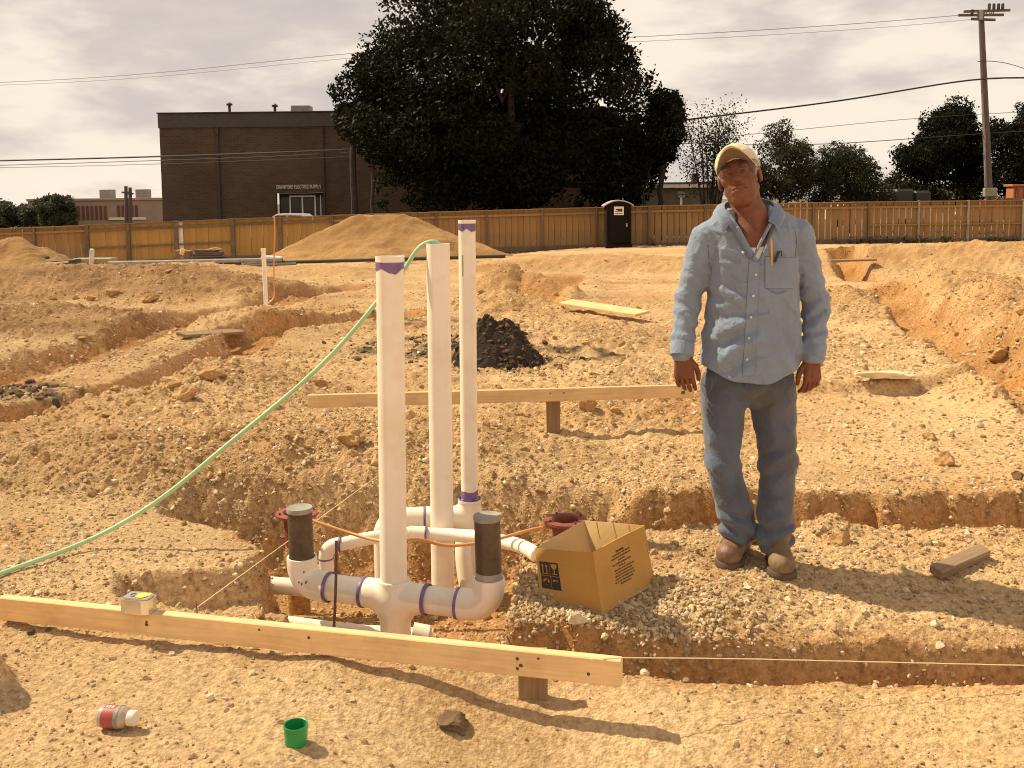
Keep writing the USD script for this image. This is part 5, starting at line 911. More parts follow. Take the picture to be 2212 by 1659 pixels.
tag(part('strap', tube(spline([at(418, 545, 30.8), at(440, 543, 30.8), at(462, 536, 30.8), at(478, 539, 30.8)], 16), .025, 6), 'new_lumber'), 'yellow strip of lumber bent over the dark stack', 'strip')
o = lump('sack', 'leaning pale sack end on the earth in front of the left fence', 198, 555, 30, .13, .1, .5, 'white_print', 'sack', 6, .03); lump('debris_board', 'dark board among the debris under the left pile', 130, 566, 29.5, 1.1, .4, .12, 'wire', 'board', -3); lump('debris_board', 'yellow lumber strip among the debris under the left pile', 110, 569, 29, 1.0, .1, .05, 'new_lumber', 'board', -4, .01)
lump('debris_block', 'dark lump of rubbish on top of the debris at far left', 92, 560, 29.6, .35, .3, .22, 'wire', 'rubbish', 12, .05); lump('tarp', 'crumpled pale sheet at the left foot of the sand pile', 588, 556, 30, .6, .3, .09, 'white_print', 'sheet', 4, .03)
lump('crate', 'dark green crate at the right foot of the left earth pile', 205, 563, 30.4, 1.2, .5, .16, 'box_olive', 'crate', 0)
# ------------------------------------------------------------ the man
YM = 4.2
def B(px, py, dy=0.0): return at(px, py, YM + dy)
def cloth(name, col, var=0.10, scale=9, bump=0.35, dirt=None, dirtamt=0.6, dscale=4.5, weave=420):
    c = np.array(col); nodes = {'g': ('geometry', {}), 'n': ('noise_texture', {'scale': scale, 'detail': 7.0, 'roughness': 0.6}), 'r': ('rgb_ramp', {'ramp': [(0.3, c * (1 - 1.6 * var)), (0.5, c), (0.72, c * (1 + 1.6 * var))]}),
        'w': ('noise_texture', {'scale': weave, 'detail': 2.0}), 'b': ('bump', {'strength': bump, 'distance': 0.003}), 'wn': ('noise_texture', {'scale': 34.0, 'detail': 4.0, 'roughness': 0.55, 'distortion': 1.6}), 'wb': ('bump', {'strength': 0.55, 'distance': 0.010}), 'p': ('principled_bsdf', {'roughness': 0.9, 'specular_ior_level': 0.15, 'sheen_weight': 0.25, 'sheen_roughness': 0.5})}
    ln = [('g.position', 'n.vector'), ('n.fac', 'r.fac'), ('g.position', 'w.vector'), ('w.fac', 'b.height'), ('g.position', 'wn.vector'), ('wn.fac', 'wb.height'), ('wb.normal', 'b.normal'), ('b.normal', 'p.normal')]; out = 'r.color'
    if dirt is not None:
        nodes['dn'] = ('noise_texture', {'scale': dscale, 'detail': 5.0, 'roughness': 0.55}); nodes['dr'] = ('rgb_ramp', {'ramp': [(0, (0, 0, 0)), (0.47, (0, 0, 0)), (0.66, (dirtamt,) * 3), (1, (dirtamt,) * 3)]}); nodes['dm'] = ('mix', {'mix_type': 'mix', 'color2': dirt}); ln += [('g.position', 'dn.vector'), ('dn.fac', 'dr.fac'), ('dr.color', 'dm.fac'), ('r.color', 'dm.color1')]; out = 'dm.color'
    mk(name, nodes, ln + [(out, 'p.base_color')])
cloth('shirt_denim', (0.18, 0.222, 0.30), 0.05); cloth('shirt_seam', (0.115, 0.145, 0.19), 0.05); cloth('jeans', (0.078, 0.094, 0.135), 0.16, 7, dirt=(0.115, 0.088, 0.04), dirtamt=0.5); cloth('jeans_dark', (0.07, 0.085, 0.11), 0.1); cloth('undershirt', (0.68, 0.64, 0.58), 0.03); cloth('cap_cloth', (0.52, 0.43, 0.28), 0.05); cloth('cap_lining', (0.13, 0.09, 0.055), 0.05); cloth('hair_grey', (0.27, 0.22, 0.18), 0.25, 120, 0.9, weave=240)
plain('skin', (0.150, 0.054, 0.028), 0.6, 0.13, 34, 0.3, 130, spec=0.3); plain('skin_dark', (0.15, 0.062, 0.04), 0.6); plain('lips', (0.11, 0.038, 0.026), 0.5); plain('brow', (0.06, 0.038, 0.026), 0.9); plain('eye_white', (0.17, 0.13, 0.105), 0.3); plain('iris', (0.03, 0.022, 0.018), 0.2)
plain('boot_leather', (0.12, 0.062, 0.038), 0.5, 0.12, 18, 0.3, 60, dirt=(0.32, 0.21, 0.1), dirtamt=0.5, dscale=14); plain('boot_tan', (0.15, 0.095, 0.045), 0.7, 0.15, 18, 0.3, 60, dirt=(0.3, 0.21, 0.1), dirtamt=0.6, dscale=14); plain('sole', (0.09, 0.06, 0.04), 0.85); plain('lace', (0.05, 0.03, 0.02), 0.8); plain('button', (0.5, 0.47, 0.42), 0.35); plain('pencil_yellow', (0.55, 0.3, 0.04), 0.5)
man = thing('person', 'man in light blue denim shirt, jeans and tan cap standing right of the cardboard box', 'person', group=None)
# --- head frame
hw = 1.06
yaw, rol, pit = math.radians(17), math.radians(14), math.radians(13)
X = np.array([math.cos(yaw), -math.sin(yaw), 0]); Fv = np.array([-math.sin(yaw), -math.cos(yaw), 0]); Uv = np.array([0, 0, 1.0])
Fv, Uv = Fv * math.cos(pit) + Uv * math.sin(pit), Uv * math.cos(pit) - Fv * math.sin(pit)
Ry = np.array([[math.cos(rol), 0, -math.sin(rol)], [0, 1, 0], [math.sin(rol), 0, math.cos(rol)]]); HR = np.stack([Ry @ X, Ry @ Fv, Ry @ Uv], 1)   # columns: right, front, up
HC = B(1590, 371, -0.09) - HR @ (np.array([0, 0.090, 0.008]) * hw)
def hl(p): return HC + HR @ (np.asarray(p, float) * hw)
HM = np.eye(4); HM[:3, :3] = HR * hw; HM[:3, 3] = HC
neck0, neck1 = hl((0, -0.02, -0.07)), B(1620, 474, 0.0)
def head_sdf(W):
    P = ((W - HC) @ HR) / hw
    d = s_ell(P, (0, -.018, .042), (.077, .099, .086))
    d = smin(d, s_ell(P, (0, .03, -.03), (.058, .066, .088)), .03)
    d = smin(d, s_ell(P, (0, .062, -.097), (.030, .028, .023)), .03)
    for s in (-1, 1):
        d = smin(d, s_cap(P, (s * .049, .000, -.052), (s * .020, .056, -.094), .020, .019), .025)
        d = smin(d, s_ell(P, (s * .044, .060, -.016), (.024, .022, .020)), .02)
        d = smin(d, s_ell(P, (s * .034, .052, -.056), (.020, .024, .026)), .02)
    d = smin(d, s_cap(P, (-.040, .080, .031), (.040, .080, .031), .0125, .0125), .016)
    for s in (-1, 1): d = smax(d, -s_ell(P, (s * .033, .104, .009), (.021, .018, .0125)), .012)
    for s in (-1, 1): d = smin(d, s_ell(P, (s * .033, .0775, .009), (.016, .0135, .0125)), .004); d = smin(d, s_cap(P, (s * .017, .094, .015), (s * .050, .083, .0165), .0045, .004), .005); d = smin(d, s_cap(P, (s * .018, .088, -.006), (s * .048, .080, -.004), .005, .004), .007)
    d = smin(d, s_cap(P, (0, .090, .020), (0, .113, -.024), .0085, .0135), .012)
    for s in (-1, 1): d = smin(d, s_ell(P, (s * .0145, .102, -.028), (.0095, .011, .0085)), .008)
    for s in (-1, 1): d = smax(d, -s_ell(P, (s * .0075, .112, -.037), (.004, .006, .004)), .004)
    d = smin(d, s_ell(P, (0, .083, -.060), (.034, .019, .022)), .016)
    d = smin(d, s_ell(P, (0, .0985, -.0535), (.023, .0075, .0058)), .006); d = smin(d, s_ell(P, (0, .097, -.068), (.021, .0085, .0068)), .006)
    d = smax(d, -s_cap(P, (-.029, .094, -.0620), (.029, .094, -.0600), .0040, .0040), .004)
    for s in (-1, 1): d = smax(d, -s_cap(P, (s * .024, .104, -.030), (s * .040, .086, -.064), .0035, .0045), .008)   # folds beside the mouth
    for s in (-1, 1):
        e = s_ell(P, (s * .079, -.008, -.002), (.011, .021, .033)); e = smax(e, -s_ell(P, (s * .092, -.003, .002), (.010, .012, .021)), .006); d = smin(d, e, .008)
    d = d * hw
    d = smin(d, s_cap(W, neck0, neck1, .051, .060), .022)
    for s in (-1, 1): d = smin(d, s_cap(W, hl((s * .050, -.02, -.075)), neck1 + np.array([s * .014, -.048, -.03]), .013, .011), .016)
    d = smin(d, s_cap(W, neck1 + [0, -.0, .0], B(1620, 505, -.01), .075, .085), .05)
    d = smin(d, s_ell(W, B(1620, 560, 0.0), (.145, .108, .15)), .05)
    return d
hb0 = np.minimum.reduce([hl((-.13, -.14, -.16)), hl((.13, .14, .16)), hl((-.13, .14, .16)), hl((.13, -.14, .16)), B(1535, 640, -.16)]); hb1 = np.maximum.reduce([hl((.13, .14, .16)), hl((-.13, -.14, .16)), hl((.13, -.14, .16)), hl((.13, .14, -.16)), B(1705, 450, .16)])
hb0[2] = B(1620, 640)[2]
mh, _, _ = snet(head_sdf, hb0, hb1, 0.0036)
# --- hands
def hand(wrist, down, back, thumbside, curl, side, elbow):
    """down: towards the fingertips; back: outward normal of the hand's back; thumbside: unit towards the thumb"""
    down = np.array(down, float); down /= np.linalg.norm(down); th = np.array(thumbside, float); th -= down * (th @ down); th /= np.linalg.norm(th); bk = np.cross(th, down) * side; bk /= np.linalg.norm(bk)
    if bk @ np.asarray(back) < 0: bk = -bk
    caps = [(np.asarray(elbow), np.asarray(wrist), .027, .028)]
    k0 = wrist + down * .028
    base = [wrist + down * .088 + th * (.030 - .0205 * i) + bk * (.003 - .0015 * abs(i - 1.2)) for i in range(4)]; ln = [.074, .082, .077, .060]
    pal = [(wrist + th * (.018 - .012 * i) + down * .012, base[i], .017, .0135) for i in range(4)]
    fing = []
    for i in range(4):
        p = base[i]; ang = curl[i]; L = ln[i] * np.array([.46, .31, .23]); r = [.0105, .0095, .0087, .0075]
        for j in range(3):
            a = ang * (j + .6); dv = down * math.cos(a) - bk * math.sin(a) + th * (.10 - .06 * i) * (1 if j == 0 else .3); dv /= np.linalg.norm(dv); q = p + dv * L[j]; fing.append((p, q, r[j], r[j + 1])); p = q
    t0 = wrist + th * .024 + down * .025 - bk * .008; t1 = t0 + (th * .55 + down * .75 - bk * .25) * .040; t2 = t1 + (th * .22 + down * .95 - bk * .18) * .033; t3 = t2 + (down * .97 - th * .06 - bk * .15) * .026
    tb_ = [(t0, t1, .0165, .0125), (t1, t2, .0118, .0105), (t2, t3, .0105, .0085)]
    def f(W):
        d = s_cap(W, *caps[0])
        for c in pal: d = smin(d, s_cap(W, *c), .014)
        g = None
        for i in range(4):
            x = None
            for c in fing[3 * i:3 * i + 3]: y = s_cap(W, *c); x = y if x is None else smin(x, y, .004)
            g = x if g is None else np.minimum(g, x)
        d = smin(d, g, .005)
        x = None
        for c in tb_: y = s_cap(W, *c); x = y if x is None else smin(x, y, .005)
        return smin(d, x, .008)
    allp = np.array([q for c in caps[:0] + pal + fing + tb_ for q in c[:2]] + [wrist - down * .06]); m, _, _ = snet(f, allp.min(0) - .045, allp.max(0) + .03, .0028); return m
wl, wr = B(1474, 766, -.055), B(1755, 772, -.055)
el_, er_ = B(1478, 700, -.03), B(1762, 705, -.03)
hL = hand(wl, (0.10, -0.05, -1), (-.3, -1, 0), (0.85, -.35, 0), (.30, .34, .38, .42), 1, el_)
hR = hand(wr, (-0.02, -0.05, -1), (.3, -1, 0), (-0.85, -.35, 0), (.42, .48, .55, .6), 1, er_)
def core_sdf(W): return smin(smin(s_ell(W, B(1620, 640, .0), (.13, .09, .26)), np.minimum(s_cap(W, B(1564, 830), B(1561, 1000, -.03), .06, .04), s_cap(W, B(1561, 1000, -.03), B(1594, 1140), .04, .035)), .05), np.minimum(s_cap(W, B(1668, 830), B(1681, 1005, -.03), .06, .04), s_cap(W, B(1681, 1005, -.03), B(1672, 1160, -.06), .04, .035)), .05)
core, _, _ = snet(core_sdf, B(1510, 1170, -.16), B(1730, 560, .14), .02)
arms = cat([tube([B(1525, 515), B(1486, 650, .01), el_], [.045, .028, .028], 12), tube([B(1722, 508), B(1763, 660, .01), er_], [.045, .028, .028], 12)])
part('body', cat([mh, hL, hR, core, arms]), 'skin', man, True)
head = 'x'
def hpart(name, m, mat, smooth=True, parent=man): m.apply_transform(HM); return part(name, m, mat, parent, smooth)
def ico(c, r, sub=2): m = trimesh.creation.icosphere(subdivisions=sub); m.vertices = m.vertices * r + np.asarray(c); return m
for s in (-1, 1):
    e = hpart('eye', ico((s * .033, .0790, .0075), (.0135, .0122, .0060)), 'eye_white'); hpart('iris', ico((s * .0315, .0905, .0075), (.0050, .0014, .0046)), 'iris', True, e)
    hpart('eyebrow', tube(spline([(s * .014, .0955, .0275), (s * .032, .0945, .0330), (s * .052, .082, .0275)], 10), np.array([.003, .0042, .0046, .0048, .0048, .0046, .0044, .004, .0034, .002]), 8), 'brow')
hpart('lip', ico((0, .1015, -.0545), (.0215, .0045, .0036)), 'lips'); hpart('lip', ico((0, .1005, -.0672), (.0195, .0050, .0044)), 'lips')
# hair: short grey sides and back under the cap
def hair_sdf(P):
    d = s_ell(P, (0, -.022, .038), (.0845, .102, .090)); d = np.maximum(d, P[:, 2] - .060); d = np.maximum(d, (P[:, 1] - (.030 + .25 * (P[:, 2] - .02)))); d = np.maximum(d, -(P[:, 2] + .045 + .6 * np.minimum(P[:, 1] + .02, 0) * 1.0)); return d + .0035 * (meshkit.noise(P * 190, 4) - .5)
m, _, _ = snet(hair_sdf, (-.1, -.14, -.11), (.1, .05, .07), .0042); hpart('hair', m, 'hair_grey')
# cap
def cap_sdf(P):
    d = s_ell(P, (0, -.016, .042), (.0865, .1075, .099)); cut = P[:, 2] - (.046 + .12 * np.clip(P[:, 1], -.2, .1)) ; d = np.maximum(d, -cut); d = np.maximum(d, -s_ell(P, (0, -.016, .042), (.0815, .1025, .093)))
    return d + .0018 * (meshkit.noise(P * [40, 40, 40], 8) - .5) + .0014 * np.sin(np.arctan2(P[:, 0], P[:, 1] + .016) * 6) ** 8 * -1
m, _, _ = snet(cap_sdf, (-.1, -.135, .02), (.1, .11, .155), .0036); cp = hpart('cap', m, 'cap_cloth'); hpart('cap_button', ico((0, -.016, .1425), (.007, .007, .004)), 'cap_cloth', True, cp)
nu, nv = 25, 9; u, v = np.meshgrid(np.linspace(-1, 1, nu), np.linspace(0, 1, nv), indexing='ij'); wx_ = .083
bx_ = wx_ * u * (1 - .04 * v); by0 = -.016 + .1040 * np.sqrt(np.clip(1 - (u * .90) ** 2, 0, 1)); by1 = by0 + .082 * np.sqrt(np.clip(1 - (np.abs(u)) ** 2.6, 0, 1)); by_ = by0 + (by1 - by0) * v; bz_ = .0605 - .050 * u ** 2 + .030 * v * (1 - .75 * u ** 2) + .006 * (1 - np.abs(u))
Pt = np.stack([bx_, by_, bz_], -1).reshape(-1, 3); Pb = Pt - [0, 0, .0038]; n2 = nu * nv; i, j = np.meshgrid(np.arange(nu - 1), np.arange(nv - 1), indexing='ij'); q = np.stack([i * nv + j, (i + 1) * nv + j, (i + 1) * nv + j + 1, i * nv + j + 1], -1).reshape(-1, 4)
ed = np.r_[np.arange(nu) * nv, (nu - 1) * nv + np.arange(1, nv), np.arange(nu - 2, -1, -1) * nv + nv - 1, np.arange(nv - 2, 0, -1)]; e2 = np.roll(ed, -1); fq = np.vstack([q, q[:, ::-1] + n2, np.stack([e2, ed, ed + n2, e2 + n2], 1)])
vz = hpart('visor', trimesh.Trimesh(np.vstack([Pt, Pb]), np.vstack([fq[:, [0, 1, 2]], fq[:, [0, 2, 3]]]), process=False), 'cap_cloth', 40, cp)
lin = Pb.reshape(nu, nv, 3)[1:-1, :-1] - [0, 0, .0012]; k1, k2 = lin.shape[:2]; i, j = np.meshgrid(np.arange(k1 - 1), np.arange(k2 - 1), indexing='ij'); q = np.stack([i * k2 + j, i * k2 + j + 1, (i + 1) * k2 + j + 1, (i + 1) * k2 + j], -1).reshape(-1, 4)
hpart('visor_lining', trimesh.Trimesh(lin.reshape(-1, 3), np.vstack([q[:, [0, 1, 2]], q[:, [0, 2, 3]]]), process=False), 'cap_lining', True, cp)
hpart('mouth', ico((0, .0985, -.0608), (.0235, .0040, .0021)), 'skin_dark')
# --- shirt
PYS = [430, 462, 480, 500, 540, 600, 660, 700, 740, 790, 830]; XL = [1572, 1552, 1540, 1530, 1529, 1531, 1529, 1524, 1519, 1514, 1512]; XR = [1662, 1692, 1708, 1716, 1719, 1720, 1721, 1722, 1724, 1725, 1726]; HD = [.07, .085, .10, .112, .122, .128, .132, .136, .139, .141, .142]
ZS = np.array([B(1620, p)[2] for p in PYS])[::-1]; CXs = np.array([(B(a, p)[0] + B(b, p)[0]) / 2 for a, b, p in zip(XL, XR, PYS)])[::-1]; HWs = np.array([(B(b, p)[0] - B(a, p)[0]) / 2 for a, b, p in zip(XL, XR, PYS)])[::-1]; HDs = np.array(HD)[::-1]
shL, shR = B(1526, 517, .0), B(1722, 509, .0); ebL, ebR = B(1485, 655, .02), B(1764, 662, .02); cfL, cfR = B(1473, 762, -.055), B(1756, 768, -.055)
zV = lambda p: B(1620, p)[2]
def folds(W):
    n = lambda s, k: meshkit.noise(W * s, k) - .5
    f = .008 * n([9, 9, 6], 1) + .004 * n([20, 20, 10], 2)
    r1 = 1 - np.abs(2 * meshkit.noise(W * [11, 11, 16] + (W[:, [2, 0, 1]] * [6, 0, -7]), 31) - 1) * 3.2; f -= .0045 * np.clip(r1, 0, 1) ** 1.5
    r2 = 1 - np.abs(2 * meshkit.noise(W * [22, 16, 9] + (W[:, [2, 0, 1]] * [5, 0, 9]), 32) - 1) * 3.0; f -= .0035 * np.clip(r2, 0, 1) ** 1.5
    # raked folds above the waist on his right side, sleeve wrinkles at the elbows and cuffs
    q = (W - B(1575, 725)); w = np.exp(-(q[:, 0] / .085) ** 2 - (q[:, 2] / .13) ** 2); f += w * .013 * np.sin(q[:, 2] * 62 - q[:, 0] * 28 + 3.5 * meshkit.noise(W * 7, 5))
    q = (W - B(1570, 625)); w = np.exp(-(q[:, 0] / .08) ** 2 - (q[:, 2] / .05) ** 2); f += w * .009 * np.sin(q[:, 2] * 75 + q[:, 0] * 45)
    q = (W - B(1690, 760)); w = np.exp(-(q[:, 0] / .08) ** 2 - (q[:, 2] / .1) ** 2); f += w * .006 * np.sin(q[:, 2] * 40 + q[:, 0] * 60)
    return f
def sleeve_folds(W, e, c, sg):
    q = W - e; w = np.exp(-(q[:, 2] / .14) ** 2); f = w * .0045 * np.sin(q[:, 2] * 82 + sg * q[:, 0] * 55 + 5 * meshkit.noise(W * 9, 6))
    q = W - c; w = np.exp(-((q[:, 2] - .085) / .05) ** 2); return f + w * .0040 * np.sin(q[:, 2] * 115 + sg * q[:, 0] * 30 + 5 * meshkit.noise(W * 11, 7))
def shirt_sdf(W):
    cx = np.interp(W[:, 2], ZS, CXs); hw_ = np.interp(W[:, 2], ZS, HWs); hd = np.interp(W[:, 2], ZS, HDs); x = np.abs(W[:, 0] - cx) / hw_; y = np.abs(W[:, 1] - YM) / hd
    d = ((x ** 2.5 + y ** 2.5) ** (1 / 2.5) - 1) * np.minimum(hw_, hd) * .9
    d = np.maximum(d, W[:, 2] - zV(458))
    d = smin(d, s_cap(W, B(1600, 466), shL, .056, .060), .03); d = smin(d, s_cap(W, B(1640, 464), shR, .056, .060), .03)
    sl = smin(s_cap(W, shL, ebL, .067, .053), s_cap(W, ebL, cfL, .053, .045), .02); sr = smin(s_cap(W, shR, ebR, .067, .053), s_cap(W, ebR, cfR, .053, .044), .02)
    sl = sl + sleeve_folds(W, ebL, cfL, 1); sr = sr + sleeve_folds(W, ebR, cfR, -1); d = smin(d, sl, .012); d = smin(d, sr, .012)
    d = d + folds(W) * .95
    hem = zV(818) + .056 * (np.abs(W[:, 0] - B(1618, 800)[0]) / .19) ** 1.8 + .004 * np.sin(W[:, 0] * 40)
    cuff = np.where(W[:, 0] < B(1508, 700)[0], zV(772), np.where(W[:, 0] > B(1727, 700)[0], zV(779), -9))
    d = np.maximum(d, np.where(cuff > 0, cuff, hem) - W[:, 2])
    # open front: a wedge from the collar down to the third button, and the neck hole
    t = (W[:, 2] - zV(557)) / (zV(466) - zV(557)); xl = B(1621, 557)[0] + (B(1574, 466)[0] - B(1621, 557)[0]) * t; xr = B(1625, 557)[0] + (B(1668, 466)[0] - B(1625, 557)[0]) * t
    wd = np.maximum(np.maximum(xl - W[:, 0], W[:, 0] - xr), (W[:, 1] - (YM - .045))); d = smax(d, -wd, .004)
    d = smax(d, -s_cap(W, B(1616, 430), neck1 - [0, 0, .012], .088, .074), .006)
    return d
slo, shi = B(1432, 828, -.2), B(1812, 440, .2); slo[1], shi[1] = YM - .19, YM + .19; slo[2] = zV(824) - .01
HS = .0050
ms, SV, SL = snet(shirt_sdf, slo, shi, HS); shirt = part('shirt', taubin(ms, iterations=3), 'shirt_denim', man, True)
def front(x, z):
    ix, iz = (np.asarray(x) - SL[0]) / HS, (np.asarray(z) - SL[2]) / HS; out = []
    for a, b in zip(np.ravel(ix), np.ravel(iz)):
        a0, b0 = int(a), int(b); fa, fb = a - a0, b - b0; col = (SV[a0, :, b0] * (1 - fa) + SV[a0 + 1, :, b0] * fa) * (1 - fb) + (SV[a0, :, b0 + 1] * (1 - fa) + SV[a0 + 1, :, b0 + 1] * fa) * fb
        k = int(np.argmax(col < 0)); t = col[k - 1] / (col[k - 1] - col[k]) if k else 0; out.append(SL[1] + (k - 1 + t) * HS)
    return np.array(out).reshape(np.shape(x))
def onshirt(px, py):
    p = B(px, py, -.12); y = front(p[0], p[2]); p = at(px, py, y); return at(px, py, front(p[0], p[2]))
def patch(quad, n, m, off, name, mat, parent, thick=.003):
    """sheet hugging the shirt front between four picture corners"""
    a, b, c, d = [np.array(q, float) for q in quad]; u, v = np.meshgrid(np.linspace(0, 1, n), np.linspace(0, 1, m), indexing='ij'); Pp = ((1 - u) * (1 - v))[..., None] * a + (u * (1 - v))[..., None] * b + (u * v)[..., None] * c + ((1 - u) * v)[..., None] * d
    T = np.array([[onshirt(*Pp[i, j]) for j in range(m)] for i in range(n)]).reshape(-1, 3); Tf = T - [0, off + thick, 0]; Tb = T + [0, .002, 0]
    i, j = np.meshgrid(np.arange(n - 1), np.arange(m - 1), indexing='ij'); q = np.stack([i * m + j, (i + 1) * m + j, (i + 1) * m + j + 1, i * m + j + 1], -1).reshape(-1, 4); k = n * m
    ed = np.r_[np.arange(n) * m, (n - 1) * m + np.arange(1, m), np.arange(n - 2, -1, -1) * m + m - 1, np.arange(m - 2, 0, -1)]; e2 = np.roll(ed, -1); fq = np.vstack([q, q[:, ::-1] + k, np.stack([e2, ed, ed + k, e2 + k], 1)])
    return part(name, trimesh.Trimesh(np.vstack([Tf, Tb]), np.vstack([fq[:, [0, 1, 2]], fq[:, [0, 2, 3]]]), process=False), mat, parent, 35)
def seam(pts, r, name, mat='shirt_seam', parent=None): part(name, tube(np.array([onshirt(*p) - [0, r * .5, 0] for p in pts]), r, 5), mat, parent, True)
patch([(1604, 812), (1629, 810), (1641, 566), (1618, 566)], 4, 22, 0, 'placket', 'shirt_denim', shirt)
seam([(1604 + 14 * t, 812 - 246 * t) for t in np.linspace(0, 1, 30)], .0018, 'placket_seam', parent=shirt); seam([(1628 + 12 * t, 810 - 244 * t) for t in np.linspace(0, 1, 30)], .0014, 'placket_seam', parent=shirt)
for px, py in ((1632, 593), (1626.5, 639), (1621.5, 685), (1617, 730), (1613, 776)): p = onshirt(px, py) - [0, .006, 0]; part('button', lathe([(0, .002), (.0045, .002), (.0058, 0), (0, 0)], 14, trimesh.transformations.translation_matrix(p) @ rotm([1, 0, 0], 90)), 'button', shirt)
pk = patch([(1653, 622), (1714, 622), (1718, 557), (1653, 555)], 8, 8, 0, 'pocket', 'shirt_denim', shirt, .004)
seam([(1653, 555), (1675, 556), (1697, 556.5), (1718, 557)], .0026, 'pocket_seam', parent=pk); seam([(1653, 556), (1652.5, 580), (1652.5, 605), (1653, 621), (1666, 629), (1680, 635), (1696, 629), (1713, 621), (1715, 600), (1717, 575), (1718, 558)], .0018, 'pocket_seam', parent=pk)
seam([(1533, 500), (1529, 530), (1531, 560), (1536, 590)], .0016, 'armhole_seam', parent=shirt); seam([(1716, 492), (1721, 520), (1719, 545), (1716, 570)], .0016, 'armhole_seam', parent=shirt)
for cpt, rr, sx in ((cfL, .050, -1), (cfR, .049, 1)):
    d_ = (cpt - (ebL if sx < 0 else ebR)); d_ /= np.linalg.norm(d_); c0 = cpt - d_ * .045; part('cuff', lathe([(rr - .006, 0), (rr - .001, .002), (rr + .001, .03), (rr, .058), (rr - .004, .060), (rr - .010, .058)], 28, trimesh.transformations.translation_matrix(c0) @ trimesh.geometry.align_vectors([0, 0, 1], d_)), 'shirt_denim', shirt, 40)
# collar: stand and two wings
top_ = spline([B(1580, 484, -.105), B(1566, 456, -.055), B(1563, 441, .0), B(1585, 431, .06), B(1620, 428, .08), B(1654, 430, .06), B(1673, 440, .0), B(1671, 455, -.055), B(1662, 480, -.108)], 49)
bot_ = spline([B(1562, 506, -.128), B(1547, 473, -.085), B(1540, 459, .0), B(1570, 450, .085), B(1619, 447, .108), B(1668, 450, .085), B(1693, 458, .0), B(1694, 472, -.085), B(1682, 502, -.130)], 49)
mid_ = (top_ + bot_) / 2 + np.array([0, 0, .010]); rows_ = np.stack([top_, mid_, bot_], 1); rows_[:, 1] += (rows_[:, 1] - np.array([B(1618, 460)[0], YM, 0])) * [.05, .05, 0]
Pc = rows_.reshape(-1, 3); Pi = (rows_ + (np.array([B(1618, 460)[0], YM, B(1618, 455)[2]]) - rows_) * [.05, .05, .03]).reshape(-1, 3); n_, m_ = 49, 3; i, j = np.meshgrid(np.arange(n_ - 1), np.arange(m_ - 1), indexing='ij'); q = np.stack([i * m_ + j, (i + 1) * m_ + j, (i + 1) * m_ + j + 1, i * m_ + j + 1], -1).reshape(-1, 4); k = n_ * m_
ed = np.r_[np.arange(n_) * m_, (n_ - 1) * m_ + np.arange(1, m_), np.arange(n_ - 2, -1, -1) * m_ + m_ - 1, np.arange(m_ - 2, 0, -1)]; e2 = np.roll(ed, -1); fq = np.vstack([q[:, ::-1], q + k, np.stack([ed, e2, e2 + k, ed + k], 1)])
part('collar', trimesh.Trimesh(np.vstack([Pc, Pi]), np.vstack([fq[:, [0, 1, 2]], fq[:, [0, 2, 3]]]), process=False), 'shirt_denim', shirt, 50)
# turned-in edge of the left flap and the white undershirt
fl_ = [(1579, 486, -.112), (1590, 506, -.118), (1602, 527, -.123), (1613, 545, -.126), (1622, 560, -.128)]
part('flap_edge', tube(spline([B(*p) for p in fl_], 14), np.linspace(.0075, .0055, 14), 8), 'shirt_seam', shirt, True); part('flap_edge', tube(spline([B(1664, 484, -.112), B(1652, 506, -.118), B(1640, 530, -.124), B(1627, 560, -.128)], 14), np.linspace(.0075, .0055, 14), 8), 'shirt_denim', shirt, True)
part('button', lathe([(0, .002), (.0045, .002), (.0058, 0), (0, 0)], 14, trimesh.transformations.translation_matrix(B(1605, 545, -.131)) @ rotm([1, 0, 0], 90)), 'button', shirt)
def us_sdf(W):
    d = s_ell(W, B(1620, 560, 0.0), (.149, .1125, .155)); return np.maximum(np.maximum(d, W[:, 2] - (zV(531) + 1.6 * np.abs(W[:, 0] - B(1620, 531)[0]))), np.maximum(W[:, 1] - (YM - .06), zV(600) - W[:, 2]))
m, _, _ = snet(us_sdf, B(1575, 605, -.14), B(1668, 480, -.04), .0035); part('undershirt', m, 'undershirt', man, True)
